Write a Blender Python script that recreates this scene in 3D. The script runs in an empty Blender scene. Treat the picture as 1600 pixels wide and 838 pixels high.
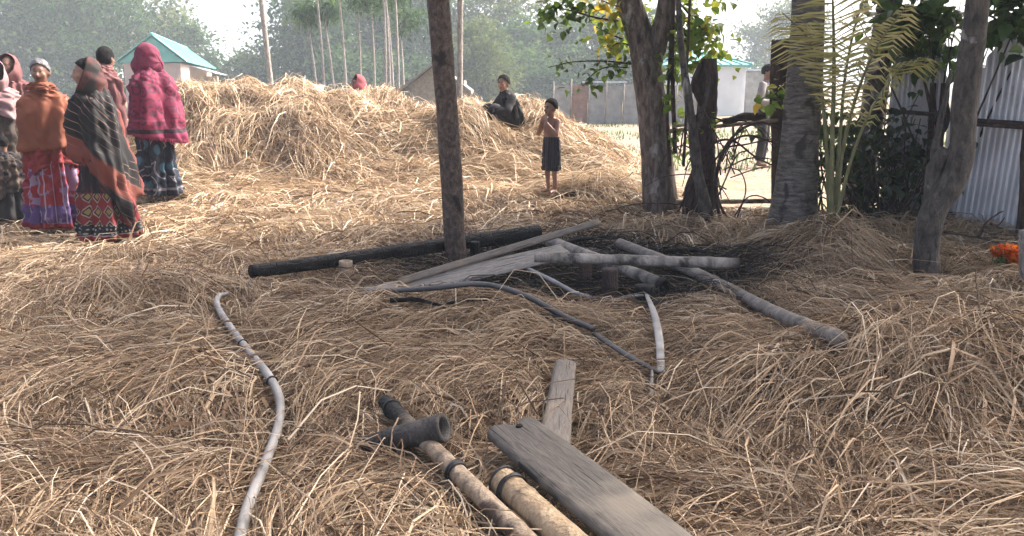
import bpy, math, random
import numpy as np
from mathutils import Vector, Matrix

# ------------------------------------------------------------------ camera, sky, sun, exposure
SC = bpy.context.scene
COL = SC.collection
F_PX, CAM_H, HOR = 1300.0, 1.43, 128.0
PITCH = math.atan((419 - HOR) / F_PX)
cam_d = bpy.data.cameras.new('camera'); cam = bpy.data.objects.new('camera', cam_d); COL.objects.link(cam)
cam_d.sensor_width = 36; cam_d.lens = F_PX / 1600 * 36; cam_d.clip_end = 3000; cam_d.clip_start = 0.05
cam.location = (0, 0, CAM_H); cam.rotation_euler = (math.pi / 2 - PITCH, 0, 0)
SC.camera = cam
SUN_AZ, SUN_EL = math.radians(58), math.radians(46)          # azimuth from +Y towards +X
w = bpy.data.worlds.new('World'); SC.world = w; w.use_nodes = True
nt = w.node_tree; sky = nt.nodes.new('ShaderNodeTexSky'); sky.sky_type = 'NISHITA'; sky.sun_disc = False
sky.sun_elevation = SUN_EL; sky.sun_rotation = SUN_AZ; sky.dust_density = 6.0; sky.air_density = 0.28; sky.ozone_density = 0.1
nt.links.new(sky.outputs[0], nt.nodes['Background'].inputs[0]); nt.nodes['Background'].inputs[1].default_value = 0.15
sl = bpy.data.lights.new('sun', 'SUN'); sl.energy = 2.1; sl.angle = math.radians(3); sl.color = (1, .955, .89)
sun = bpy.data.objects.new('sun', sl); COL.objects.link(sun)
SD = Vector((math.sin(SUN_AZ) * math.cos(SUN_EL), math.cos(SUN_AZ) * math.cos(SUN_EL), math.sin(SUN_EL)))
sun.rotation_euler = SD.to_track_quat('Z', 'Y').to_euler(); sun.location = SD * 40
SC.view_settings.view_transform = 'Standard'; SC.view_settings.look = 'None'
SC.view_settings.exposure = 2.25; SC.view_settings.gamma = 1
SC.cycles.max_bounces = 7; SC.cycles.diffuse_bounces = 2; SC.cycles.transmission_bounces = 4
SC.cycles.volume_bounces = 0; SC.cycles.use_denoising = True; SC.cycles.transparent_max_bounces = 4

# ------------------------------------------------------------------ helpers
FWD = np.array([0, math.cos(PITCH), -math.sin(PITCH)]); UPV = np.array([0, math.sin(PITCH), math.cos(PITCH)])
def ray(px, py): return FWD + np.array([1, 0, 0]) * ((px - 800) / F_PX) + UPV * (-(py - 419) / F_PX)
def at(px, py, Y):
    d = ray(px, py); p = d * (Y / d[1]); p[2] += CAM_H; return p
def ong(px, py, z=0.0):
    d = ray(px, py); t = (z - CAM_H) / d[2]; p = d * t; p[2] += CAM_H; return p
def rs(seed): return np.random.RandomState(seed)

def vnoise(x, y, seed=0):
    x = np.asarray(x, float); y = np.asarray(y, float)
    xi = np.floor(x).astype(np.int64); yi = np.floor(y).astype(np.int64); fx = x - xi; fy = y - yi
    fx = fx * fx * (3 - 2 * fx); fy = fy * fy * (3 - 2 * fy)
    def h(a, b):
        n = (a * 374761393 + b * 668265263 + seed * 974711) & 0x7fffffff
        n = ((n ^ (n >> 13)) * 1274126177) & 0x7fffffff
        return ((n ^ (n >> 16)) & 0xffff) / 65535.0
    return (h(xi, yi) * (1 - fx) + h(xi + 1, yi) * fx) * (1 - fy) + (h(xi, yi + 1) * (1 - fx) + h(xi + 1, yi + 1) * fx) * fy

class MB:
    def __init__(s): s.v = []; s.f = []; s.r = []; s.b = []; s.uv = []; s.n = 0; s.mi = []
    def add(s, v, faces, rnd=0.5, burn=0.0, uv=None, mi=0):
        v = np.asarray(v, float).reshape(-1, 3); k = len(v)
        s.v.append(v); s.r.append(np.broadcast_to(np.asarray(rnd, float), (k,))); s.b.append(np.broadcast_to(np.asarray(burn, float), (k,)))
        s.uv.append(np.zeros((k, 2)) if uv is None else np.asarray(uv, float).reshape(-1, 2))
        fs = faces if isinstance(faces, (list, tuple)) and len(faces) and isinstance(faces[0], np.ndarray) and faces[0].ndim == 2 else [np.asarray(faces)]
        for f in fs:
            if len(f): s.f.append(np.asarray(f, np.int64) + s.n); s.mi.append(np.full(len(f), mi, np.int32))
        s.n += k; return s
    def build(s, name, mat, parent=None, smooth=True):
        me = bpy.data.meshes.new(name)
        v = np.concatenate(s.v); me.vertices.add(len(v)); me.vertices.foreach_set('co', v.ravel().astype(np.float32))
        loops = np.concatenate([f.ravel() for f in s.f]); tot = np.concatenate([np.full(len(f), f.shape[1]) for f in s.f])
        me.loops.add(len(loops)); me.loops.foreach_set('vertex_index', loops.astype(np.int32))
        me.polygons.add(len(tot)); me.polygons.foreach_set('loop_start', np.concatenate([[0], np.cumsum(tot)[:-1]]).astype(np.int32))
        me.polygons.foreach_set('material_index', np.concatenate(s.mi)); me.polygons.foreach_set('use_smooth', np.full(len(tot), smooth))
        me.update()
        a = me.attributes.new('rnd', 'FLOAT', 'POINT'); a.data.foreach_set('value', np.concatenate(s.r).astype(np.float32))
        a = me.attributes.new('burn', 'FLOAT', 'POINT'); a.data.foreach_set('value', np.concatenate(s.b).astype(np.float32))
        a = me.attributes.new('st', 'FLOAT2', 'POINT'); a.data.foreach_set('vector', np.concatenate(s.uv).ravel().astype(np.float32))
        for m in (mat if isinstance(mat, (list, tuple)) else [mat]): me.materials.append(m)
        o = bpy.data.objects.new(name, me); COL.objects.link(o)
        if parent is not None: o.parent = parent
        return o
def tag(o, label, cat, group=None):
    o['label'] = label; o['category'] = cat
    if group: o['group'] = group
    return o
def empty(name, loc=(0, 0, 0)):
    o = bpy.data.objects.new(name, None); COL.objects.link(o); o.location = loc; o.empty_display_size = .1; return o
def adopt(root, parts):
    for p in parts:
        p.parent = root; p.location = p.location - root.location
    return root

def crom(pts, n):
    P = np.asarray(pts, float); P = np.vstack([2 * P[0] - P[1], P, 2 * P[-1] - P[-2]]); m = len(P) - 3
    t = np.linspace(0, m - 1e-9, n); i = t.astype(int); u = (t - i)[:, None]
    a, b, c, d = P[i], P[i + 1], P[i + 2], P[i + 3]
    return .5 * (2 * b + (c - a) * u + (2 * a - 5 * b + 4 * c - d) * u ** 2 + (3 * b - a - 3 * c + d) * u ** 3)
def frames(P):
    T = np.gradient(P, axis=0); T /= np.linalg.norm(T, axis=1)[:, None] + 1e-12
    up = np.array([0, 0, 1.]) if abs(T[0][2]) < .9 else np.array([1., 0, 0])
    N = [np.cross(T[0], up)]; N[0] /= np.linalg.norm(N[0])
    for k in range(1, len(P)):
        n = N[-1] - T[k] * np.dot(N[-1], T[k]); N.append(n / (np.linalg.norm(n) + 1e-12))
    N = np.array(N); return T, N, np.cross(T, N)
def tube(mb, pts, radii, n=24, sides=12, rough=0, seed=0, caps=True, flat=1.0, rnd=.5, burn=0, mi=0, hollow=False, raw=False):
    P = np.asarray(pts, float) if raw else crom(pts, n); n = len(P)
    R = np.interp(np.linspace(0, 1, n), np.linspace(0, 1, len(np.atleast_1d(radii))), np.atleast_1d(radii)) if len(np.atleast_1d(radii)) > 1 else np.full(n, float(np.atleast_1d(radii)[0]))
    T, N, B = frames(P); th = np.linspace(0, 2 * np.pi, sides, endpoint=False)
    L = np.concatenate([[0], np.cumsum(np.linalg.norm(np.diff(P, axis=0), axis=1))])
    rr = np.ones((n, sides))
    if rough:
        ii = np.arange(sides)[None, :] + np.zeros((n, 1)); ll = L[:, None] / max(R.mean(), 1e-4) + np.zeros((1, sides))
        rr = 1 + rough * (np.sin(th[None] * 2 + seed + ll * .5) * .5 + np.sin(th[None] * 3 + 2 * seed + ll * .9) * .4 + (vnoise(ii * .9 + seed * 7, ll * 1.3, seed) - .5) * 1.2)
    V = P[:, None] + (R[:, None, None] * rr[..., None]) * (np.cos(th)[None, :, None] * N[:, None] + flat * np.sin(th)[None, :, None] * B[:, None])
    i = np.arange(n - 1)[:, None] * sides; j = np.arange(sides)[None]; j2 = (j + 1) % sides
    q = np.stack([i + j, i + j2, i + sides + j2, i + sides + j], -1).reshape(-1, 4)
    uv = np.stack([np.broadcast_to(th / (2 * np.pi), (n, sides)), np.broadcast_to(L[:, None], (n, sides))], -1)
    v = V.reshape(-1, 3); fs = [q]; u = uv.reshape(-1, 2); bn = np.broadcast_to(np.asarray(burn, float).reshape(-1, 1) if np.ndim(burn) else burn, (n, sides)).reshape(-1)
    if hollow:   # a wall with thickness and an open far end
        wall = .72; base = n * sides; Vi = P[-1] + (V[-1] - P[-1]) * wall; depth = P[-1] - T[-1] * R[-1] * 3.0; Vd = depth + (V[-1] - P[-1]) * wall
        v = np.vstack([v, Vi, Vd, depth[None]]); u = np.vstack([u, uv[-1], uv[-1], uv[-1, :1]]); bn = np.concatenate([bn, bn[-sides:], np.ones(sides + 1)])  # deep end always coloured black, painted shade inside the hollow
        o = (n - 1) * sides; jj = np.arange(sides); k2 = (jj + 1) % sides
        fs.append(np.stack([o + jj, o + k2, base + k2, base + jj], -1)); fs.append(np.stack([base + jj, base + k2, base + sides + k2, base + sides + jj], -1))
        fs.append(np.stack([base + sides + jj, base + sides + k2, np.full(sides, base + 2 * sides)], -1))
        v = np.vstack([v, P[:1]]); u = np.vstack([u, uv[0, :1]]); bn = np.concatenate([bn, bn[:1]])
        c = len(v) - 1; fs.append(np.stack([np.full(sides, c), k2, jj], -1))
    elif caps:
        v = np.vstack([v, P[:1], P[-1:]]); u = np.vstack([u, uv[0, :1], uv[-1, :1]]); bn = np.concatenate([bn, bn[:1], bn[-1:]])
        jj = np.arange(sides); k2 = (jj + 1) % sides; c = n * sides; o = (n - 1) * sides
        fs.append(np.stack([np.full(sides, c), k2, jj], -1)); fs.append(np.stack([np.full(sides, c + 1), o + jj, o + k2], -1))
    mb.add(v, fs, rnd, bn, u, mi); return mb
def box(mb, c, s, rot=0, mi=0, rnd=.5):
    v = np.array([[x, y, z] for x in (-.5, .5) for y in (-.5, .5) for z in (-.5, .5)]) * np.asarray(s)
    cr, sr = math.cos(rot), math.sin(rot); v = np.stack([v[:, 0] * cr - v[:, 1] * sr, v[:, 0] * sr + v[:, 1] * cr, v[:, 2]], -1) + np.asarray(c)
    mb.add(v, np.array([[0, 1, 3, 2], [4, 6, 7, 5], [0, 4, 5, 1], [2, 3, 7, 6], [0, 2, 6, 4], [1, 5, 7, 3]]), rnd, mi=mi); return mb
def plank(mb, a, b, width, thick, up=(0, 0, 1), seed=0, n=26, m=7, notch=None, taper=(1, 1), sag=0):
    """a board from a to b, uneven edges, rounded corners, worn ends"""
    a = np.asarray(a, float); b = np.asarray(b, float); d = b - a; L = np.linalg.norm(d); d = d / L
    s = np.cross(d, np.asarray(up, float)); s /= np.linalg.norm(s); nn = np.cross(s, d); r = rs(seed)
    t = np.linspace(0, 1, n); c = np.linspace(-.5, .5, m); tw = np.interp(t, [0, 1], taper) * (1 + .03 * np.sin(t * 7 + seed))
    endA = (vnoise(np.arange(m) * .8, np.full(m, seed), seed) - .5) * width * .35; endB = (vnoise(np.arange(m) * .8, np.full(m, seed + 9), seed + 1) - .5) * width * .25
    if notch is not None: endA = endA * .3 + np.asarray(notch) * width
    off = t[:, None] * L + endA[None] * (1 - t[:, None]) ** 6 + endB[None] * t[:, None] ** 6
    edge = 1 + .03 * (vnoise(t[:, None] * 9 + seed, c[None] * 0 + seed, 3) - .5)
    Xc = c[None] * width * tw[:, None] * edge
    hz = thick * .5 * (1 - .5 * np.abs(2 * c[None]) ** 8) * (1 + .12 * (vnoise(t[:, None] * 14, c[None] * 6, seed) - .5))
    sg = -sag * np.sin(t * np.pi)[:, None]
    base = a + off[..., None] * d + Xc[..., None] * s + sg[..., None] * nn
    top = base + hz[..., None] * nn; bot = base - hz[..., None] * nn
    v = np.concatenate([top.reshape(-1, 3), bot.reshape(-1, 3)]); K = n * m
    i = np.arange(n - 1)[:, None] * m; j = np.arange(m - 1)[None]
    q = np.stack([i + j, i + m + j, i + m + j + 1, i + j + 1], -1).reshape(-1, 4)
    fs = [q[:, ::-1], q + K]
    ii = np.arange(n - 1) * m
    fs.append(np.stack([ii, ii + K, ii + m + K, ii + m], -1)[:, ::-1]); fs.append(np.stack([ii + m - 1, ii + m - 1 + K, ii + 2 * m - 1 + K, ii + 2 * m - 1], -1))
    jj = np.arange(m - 1); fs.append(np.stack([jj, jj + 1, jj + 1 + K, jj + K], -1)[:, ::-1]); o = (n - 1) * m
    fs.append(np.stack([o + jj, o + jj + 1, o + jj + 1 + K, o + jj + K], -1))
    uv = np.stack([np.broadcast_to(c[None] * width, (n, m)), off], -1).reshape(-1, 2)
    mb.add(v, fs, .5, 0, np.vstack([uv, uv])); return mb

# ------------------------------------------------------------------ materials
def mat(name):
    m = bpy.data.materials.new(name); m.use_nodes = True; n = m.node_tree
    return m, n, n.nodes['Principled BSDF']
def N(n, t, **k):
    x = n.nodes.new(t)
    for a, b in k.items(): setattr(x, a, b)
    return x
def ramp(n, stops, src=None):
    r = N(n, 'ShaderNodeValToRGB'); e = r.color_ramp.elements
    while len(e) < len(stops): e.new(.5)
    for el, (p, c) in zip(e, stops): el.position = p; el.color = (*c, 1)
    if src is not None: n.links.new(src, r.inputs[0])
    return r
def attr(n, name): return N(n, 'ShaderNodeAttribute', attribute_name=name)
def noise(n, scale, detail=4, vec=None, dist=0):
    x = N(n, 'ShaderNodeTexNoise'); x.inputs['Scale'].default_value = scale; x.inputs['Detail'].default_value = detail; x.inputs['Distortion'].default_value = dist
    if vec is not None: n.links.new(vec, x.inputs['Vector'])
    return x
def mix(n, a, b, f, mode='MIX'):
    x = N(n, 'ShaderNodeMix', data_type='RGBA', blend_type=mode)
    for s, q in ((6, a), (7, b), (0, f)):
        if isinstance(q, (int, float)): x.inputs[s].default_value = q
        elif isinstance(q, tuple): x.inputs[s].default_value = (*q, 1)
        else: n.links.new(q, x.inputs[s])
    return x.outputs[2]
def bump(n, b, src, strength=.4, dist=.01):
    x = N(n, 'ShaderNodeBump'); x.inputs['Strength'].default_value = strength; x.inputs['Distance'].default_value = dist
    n.links.new(src, x.inputs['Height']); n.links.new(x.outputs[0], b.inputs['Normal'])
def stretch(n, sx, sy, sz, src='Object'):
    tc = N(n, 'ShaderNodeTexCoord'); m = N(n, 'ShaderNodeMapping'); m.inputs['Scale'].default_value = (sx, sy, sz)
    n.links.new(tc.outputs[src], m.inputs[0]); return m.outputs[0]
def stv(n, sx=1, sy=1):
    a = attr(n, 'st'); m = N(n, 'ShaderNodeMapping'); m.inputs['Scale'].default_value = (sx, sy, 1); n.links.new(a.outputs['Vector'], m.inputs[0]); return m.outputs[0]

def straw_mat():
    m, n, b = mat('straw'); r = attr(n, 'rnd'); bu = attr(n, 'burn')
    c = ramp(n, [(0, (.075, .046, .028)), (.22, (.22, .145, .085)), (.5, (.42, .30, .185)), (.78, (.58, .445, .29)), (1, (.72, .61, .45))], r.outputs['Fac'])
    c2 = mix(n, c.outputs[0], (.010, .009, .009), bu.outputs['Fac']); n.links.new(c2, b.inputs['Base Color']); b.inputs['Roughness'].default_value = .55
    b.inputs['Specular IOR Level'].default_value = .35
    tr = N(n, 'ShaderNodeBsdfTranslucent'); n.links.new(c2, tr.inputs[0]); ms = N(n, 'ShaderNodeMixShader'); ms.inputs[0].default_value = .22
    n.links.new(b.outputs[0], ms.inputs[1]); n.links.new(tr.outputs[0], ms.inputs[2]); n.links.new(ms.outputs[0], n.nodes['Material Output'].inputs[0]); return m
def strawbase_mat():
    m, n, b = mat('packed_straw_shade'); bu = attr(n, 'burn'); x = noise(n, 60, 5, stretch(n, 1, 3, 1)); 
    c = ramp(n, [(.3, (.018, .011, .006)), (.7, (.06, .038, .021))], x.outputs[0])  # tones kept near black, painting in the shade of gaps between stalks
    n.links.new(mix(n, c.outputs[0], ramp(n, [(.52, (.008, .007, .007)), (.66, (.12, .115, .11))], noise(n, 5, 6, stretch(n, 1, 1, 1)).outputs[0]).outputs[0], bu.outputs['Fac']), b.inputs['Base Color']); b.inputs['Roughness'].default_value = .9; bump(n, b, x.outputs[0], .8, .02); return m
def leaf_mat(name, stops, trans=.4, rough=.45):
    m, n, b = mat(name); r = attr(n, 'rnd'); c = ramp(n, stops, r.outputs['Fac']); n.links.new(c.outputs[0], b.inputs['Base Color']); b.inputs['Roughness'].default_value = rough; b.inputs['Specular IOR Level'].default_value = .5 if rough < .6 else .1
    tr = N(n, 'ShaderNodeBsdfTranslucent'); br = N(n, 'ShaderNodeHueSaturation'); br.inputs['Value'].default_value = 1.5; br.inputs['Hue'].default_value = .485
    n.links.new(c.outputs[0], br.inputs['Color']); n.links.new(br.outputs[0], tr.inputs[0])
    ms = N(n, 'ShaderNodeMixShader'); ms.inputs[0].default_value = trans
    n.links.new(b.outputs[0], ms.inputs[1]); n.links.new(tr.outputs[0], ms.inputs[2]); n.links.new(ms.outputs[0], n.nodes['Material Output'].inputs[0]); return m
def bark_mat(name, dark, light, lichen=None, sx=8, sz=2.2, lich=.62, burnc=(.008, .007, .006), crack=.8):
    m, n, b = mat(name); v = stretch(n, sx, sx, sz); x = noise(n, 3.2, 8, v, .6); y = noise(n, 11, 6, v)
    c = ramp(n, [(.3, dark), (.68, light)], x.outputs[0]).outputs[0]
    c = mix(n, c, (.5, .5, .5), y.outputs[0], 'OVERLAY')
    if lichen:
        z = noise(n, 5.5, 5, stretch(n, 1, 1, .8), .4); f = ramp(n, [(lich, (0, 0, 0)), (lich + .07, (1, 1, 1))], z.outputs[0]); c = mix(n, c, lichen, f.outputs[0])
    vc = N(n, 'ShaderNodeTexVoronoi', feature='DISTANCE_TO_EDGE'); vc.inputs['Scale'].default_value = 2.2; wd = N(n, 'ShaderNodeVectorMath', operation='MULTIPLY_ADD'); n.links.new(y.outputs['Color'], wd.inputs[0]); wd.inputs[1].default_value = (.5, .5, .5); n.links.new(v, wd.inputs[2]); n.links.new(wd.outputs[0], vc.inputs['Vector'])
    ck = ramp(n, [(0, (0, 0, 0)), (.07, (1, 1, 1))], vc.outputs['Distance']); c = mix(n, c, mix(n, c, (.35, .33, .3), 1.0, 'MULTIPLY'), mix(n, (crack, crack, crack), (0, 0, 0), ck.outputs[0]))
    c = mix(n, c, burnc, attr(n, 'burn').outputs['Fac'])
    n.links.new(c, b.inputs['Base Color']); b.inputs['Roughness'].default_value = .85
    h = N(n, 'ShaderNodeMath', operation='ADD'); n.links.new(x.outputs[0], h.inputs[0]); n.links.new(y.outputs[0], h.inputs[1]); bump(n, b, h.outputs[0], .7, .02); return m
def palm_mat(name, dark, light, rings=26):
    m, n, b = mat(name); a = attr(n, 'st'); wv = N(n, 'ShaderNodeTexWave', wave_type='BANDS', bands_direction='Y'); wv.inputs['Scale'].default_value = rings / 6.28; wv.inputs['Distortion'].default_value = 5; wv.inputs['Detail'].default_value = 3; wv.inputs['Detail Scale'].default_value = 1.2
    mp = N(n, 'ShaderNodeMapping'); mp.inputs['Scale'].default_value = (2.5, 1, 1); n.links.new(a.outputs['Vector'], mp.inputs[0]); n.links.new(mp.outputs[0], wv.inputs['Vector']); x = noise(n, 9, 8, stretch(n, 2, 2, 1.2)); f = N(n, 'ShaderNodeMath', operation='MULTIPLY'); n.links.new(wv.outputs['Fac'], f.inputs[0]); n.links.new(x.outputs[0], f.inputs[1])
    c = ramp(n, [(.08, dark), (.45, light)], f.outputs[0]).outputs[0]; z = noise(n, 3, 4, stretch(n, 1, 1, .6)); c = mix(n, c, tuple(k * .55 for k in dark), ramp(n, [(.5, (0, 0, 0)), (.66, (.8, .8, .8))], z.outputs[0]).outputs[0])
    n.links.new(mix(n, c, (.01, .009, .008), attr(n, 'burn').outputs['Fac']), b.inputs['Base Color']); b.inputs['Roughness'].default_value = .85; bump(n, b, f.outputs[0], .6, .012); return m
def wood_mat(name, dark, light, stain=None):
    m, n, b = mat(name); v = stv(n, 55, 7); x = noise(n, 1.6, 10, v, 1.2); y = noise(n, 7, 6, stretch(n, 1, 1, 1)); s = noise(n, 60, 3, stv(n, 6, 1.2))
    c = ramp(n, [(.25, dark), (.75, light)], x.outputs[0]).outputs[0]; c = mix(n, c, (.5, .5, .5), y.outputs[0], 'OVERLAY')
    f = ramp(n, [(.66, (0, 0, 0)), (.70, (1, 1, 1))], s.outputs[0]); c = mix(n, c, tuple(k * .25 for k in dark), f.outputs[0])
    c = mix(n, c, tuple(k * .2 for k in dark), ramp(n, [(.60, (0, 0, 0)), (.635, (1, 1, 1))], noise(n, 1.5, 3, stv(n, 70, 2.2), .3).outputs[0]).outputs[0])
    if stain: c = mix(n, c, stain, ramp(n, [(.52, (0, 0, 0)), (.7, (1, 1, 1))], noise(n, 4, 5, stretch(n, 1, 1, 1)).outputs[0]).outputs[0])
    c = mix(n, c, (.01, .009, .009), attr(n, 'burn').outputs['Fac']); n.links.new(c, b.inputs['Base Color']); b.inputs['Roughness'].default_value = .8; bump(n, b, x.outputs[0], .45, .006); return m
def flat_mat(name, c, rough=.7, var=.25, scale=20, metal=0, bmp=.2):
    m, n, b = mat(name); x = noise(n, scale, 6, stretch(n, 1, 1, 1)); d = tuple(k * (1 - var) for k in c); l = tuple(min(1, k * (1 + var)) for k in c)
    cc = ramp(n, [(.3, d), (.7, l)], x.outputs[0]).outputs[0]; n.links.new(cc, b.inputs['Base Color'])
    b.inputs['Roughness'].default_value = rough; b.inputs['Metallic'].default_value = metal
    if bmp: bump(n, b, x.outputs[0], bmp, .01)
    return m
def char_mat():
    m, n, b = mat('charred_wood'); x = N(n, 'ShaderNodeTexVoronoi', feature='DISTANCE_TO_EDGE'); x.inputs['Scale'].default_value = 1; n.links.new(stv(n, 9, 16), x.inputs['Vector'])
    y = noise(n, 9, 6, stretch(n, 1, 1, 1)); c = ramp(n, [(.3, (.008, .008, .009)), (.62, (.018, .018, .018)), (.85, (.06, .057, .054))], y.outputs[0]).outputs[0]
    n.links.new(c, b.inputs['Base Color']); b.inputs['Roughness'].default_value = .7; b.inputs['Specular IOR Level'].default_value = .2; r = ramp(n, [(0, (0, 0, 0)), (.12, (1, 1, 1))], x.outputs[0]); bump(n, b, r.outputs[0], .8, .012); return m
def tin_mat():
    m, n, b = mat('galvanised_tin'); x = noise(n, 5, 6, stretch(n, 1, 1, .4)); y = noise(n, 24, 4, stretch(n, 2, 2, .35)); b.inputs['Metallic'].default_value = .5; b.inputs['Roughness'].default_value = .4
    c = ramp(n, [(.3, (.50, .51, .53)), (.7, (.76, .77, .78))], x.outputs[0]).outputs[0]
    c = mix(n, c, (.30, .22, .16), ramp(n, [(.62, (0, 0, 0)), (.75, (.55, .55, .55))], y.outputs[0]).outputs[0]); n.links.new(c, b.inputs['Base Color']); return m
def ground_mat():
    m, n, b = mat('dry_soil'); v = stretch(n, 1, 1, 1); x = noise(n, .35, 4, v); y = noise(n, 7, 8, v); z = noise(n, 60, 4, v)
    c = ramp(n, [(.3, (.14, .10, .066)), (.7, (.215, .16, .11))], y.outputs[0]).outputs[0]; g = ramp(n, [(.52, (0, 0, 0)), (.62, (.8, .8, .8))], x.outputs[0])
    c = mix(n, c, (.16, .17, .06), g.outputs[0]); c = mix(n, c, (.5, .5, .5), z.outputs[0], 'OVERLAY'); n.links.new(c, b.inputs['Base Color']); b.inputs['Roughness'].default_value = .95; bump(n, b, y.outputs[0], .5, .03); return m
def cloth_mat(name, fn, rough=.85):
    m, n, b = mat(name); c = fn(n); w_ = noise(n, 350, 2, stretch(n, 1, 1, 1)); w2 = noise(n, 4, 3, stretch(n, 1, 1, 1))
    c = mix(n, c, (.5, .5, .5), ramp(n, [(.3, (.1, .1, .1)), (.7, (.5, .5, .5))], w2.outputs[0]).outputs[0], 'SOFT_LIGHT'); c = mix(n, c, (.52, .50, .50), 1.0, 'MULTIPLY'); n.links.new(c, b.inputs['Base Color']); b.inputs['Roughness'].default_value = rough
    bump(n, b, w_.outputs[0], .25, .003); return m

M = dict(straw=straw_mat(), strawbase=strawbase_mat(), ground=ground_mat(), char=char_mat(), tin=tin_mat())
M['leaf'] = leaf_mat('green_leaf', [(0, (.02, .045, .012)), (.5, (.05, .10, .02)), (.85, (.10, .17, .03)), (1, (.30, .26, .03))])
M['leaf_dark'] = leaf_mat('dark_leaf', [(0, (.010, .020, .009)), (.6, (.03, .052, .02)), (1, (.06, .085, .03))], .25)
M['leaf_bright'] = leaf_mat('bright_leaf', [(0, (.03, .06, .012)), (.4, (.09, .17, .025)), (.8, (.20, .28, .04)), (1, (.48, .36, .03))], .5)
M['leaf_far'] = leaf_mat('far_leaf', [(0, (.016, .042, .014)), (.5, (.042, .092, .028)), (1, (.10, .155, .045))], .3, .8)
M['leaf_far2'] = leaf_mat('far_pale_leaf', [(0, (.05, .075, .025)), (.5, (.09, .13, .04)), (1, (.19, .21, .08))], .35, .8)
M['frond'] = leaf_mat('palm_frond', [(0, (.14, .16, .045)), (.5, (.33, .33, .13)), (1, (.52, .47, .25))], .5)
M['bark_fork'] = bark_mat('brown_bark', (.04, .031, .024), (.21, .165, .13), (.30, .285, .25), lich=.62)
M['bark_grey'] = bark_mat('grey_bark', (.022, .019, .015), (.115, .098, .08), (.30, .29, .26), lich=.61, sx=8, sz=3.5)
M['bark_dead'] = bark_mat('dead_wood', (.018, .011, .009), (.085, .05, .04), None)
M['bark_pale'] = bark_mat('pale_stem', (.16, .14, .12), (.38, .35, .31), None)
M['bark_far'] = bark_mat('far_trunk', (.04, .035, .03), (.11, .095, .08), None)
M['palm'] = bark_mat('palm_trunk', (.06, .052, .043), (.24, .215, .18), (.05, .042, .035), sx=2.6, sz=13, lich=.585, burnc=(.05, .042, .034))
M['areca'] = bark_mat('smoked_trunk', (.035, .025, .019), (.155, .112, .085), (.022, .016, .013), sx=10, sz=7, lich=.6)
M['wood_grey'] = wood_mat('grey_board', (.04, .035, .029), (.115, .10, .083), (.15, .128, .10))
M['wood_pale'] = wood_mat('pale_board', (.14, .125, .11), (.34, .32, .29))
M['wood_small'] = wood_mat('brown_grey_board', (.10, .085, .07), (.21, .185, .155), (.26, .2, .13))
M['bamboo'] = bark_mat('yellow_bamboo', (.24, .165, .095), (.43, .325, .20), (.10, .05, .035), sx=5, sz=1.5, lich=.63, crack=.25)
M['bamboo_grey'] = bark_mat('ashy_bamboo', (.17, .148, .122), (.40, .36, .31), (.07, .062, .055), sx=5, sz=3, lich=.56, crack=.25)
M['bamboo_dark'] = bark_mat('sooty_bamboo', (.02, .018, .017), (.095, .085, .075), (.17, .15, .12), sx=5, sz=2, lich=.66, crack=.25)
M['bamboo_dim'] = bark_mat('smoked_bamboo', (.20, .145, .095), (.42, .33, .23), (.075, .05, .037), sx=5, sz=2, lich=.58, crack=.25)
M['hose'] = flat_mat('grey_plastic_pipe', (.27, .262, .243), .55, .35, 10)
M['hose_dark'] = flat_mat('blue_grey_slat', (.04, .042, .044), .6, .4, 12)
M['bamboo_pale'] = bark_mat('pale_bamboo', (.15, .13, .108), (.28, .25, .21), (.13, .12, .11), sx=3, sz=3, lich=.66, crack=.25)
M['petiole'] = flat_mat('green_petiole', (.17, .17, .07), .5, .25, 12)
M['wire'] = flat_mat('black_wire', (.012, .012, .013), .5, .2, 40)

# ------------------------------------------------------------------ the lie of the land
RX = np.array([-9, -5.6, -4.9, -4.3, -3.4, -2.6, -2.0, -1.5, -1.0, -.55, 0, .5, 1.05, 1.55, 2.1, 3, 9])
RZ = np.array([0, 0, .5, 1.02, .98, .87, .93, .76, .66, .74, .72, .66, .46, .2, .05, 0, 0])
BUMPS = [(.92, 8.5, .55, .38, .20), (2.25, 6.1, .62, .45, .28), (1.7, 3.3, .75, .5, .35), (2.9, 3.4, .9, .7, .10), (-.45, 4.45, .75, .3, .12), (-2.15, 4.75, .8, .4, .14), (-.6, 3.3, .7, .4, .05),
         (2.9, 7.2, .9, .4, .10), (-1.5, 6.9, .8, .35, .06), (1.45, 4.9, .6, .35, .08), (3.4, 5.0, .8, .6, .10), (2.85, 5.55, .4, .35, -.16), (1.3, 8.0, .45, .4, -.10), (2.5, 7.4, .5, .35, -.08)]
def pit(x, y): return np.exp(-(((x - .5) / 1.5) ** 2 + ((y - 6.0) / 1.3) ** 2) ** 2)
def smooth01(t): t = np.clip(t, 0, 1); return t * t * (3 - 2 * t)
def heap_h(x, y):
    yy = y + .35 * (vnoise(x * .9, y * .2, 5) - .5) - .1
    prof = smooth01((yy - 8.9) / 2.1) * (1 - smooth01((yy - 11.7) / 1.9))
    return np.interp(x, RX, RZ) * prof
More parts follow.
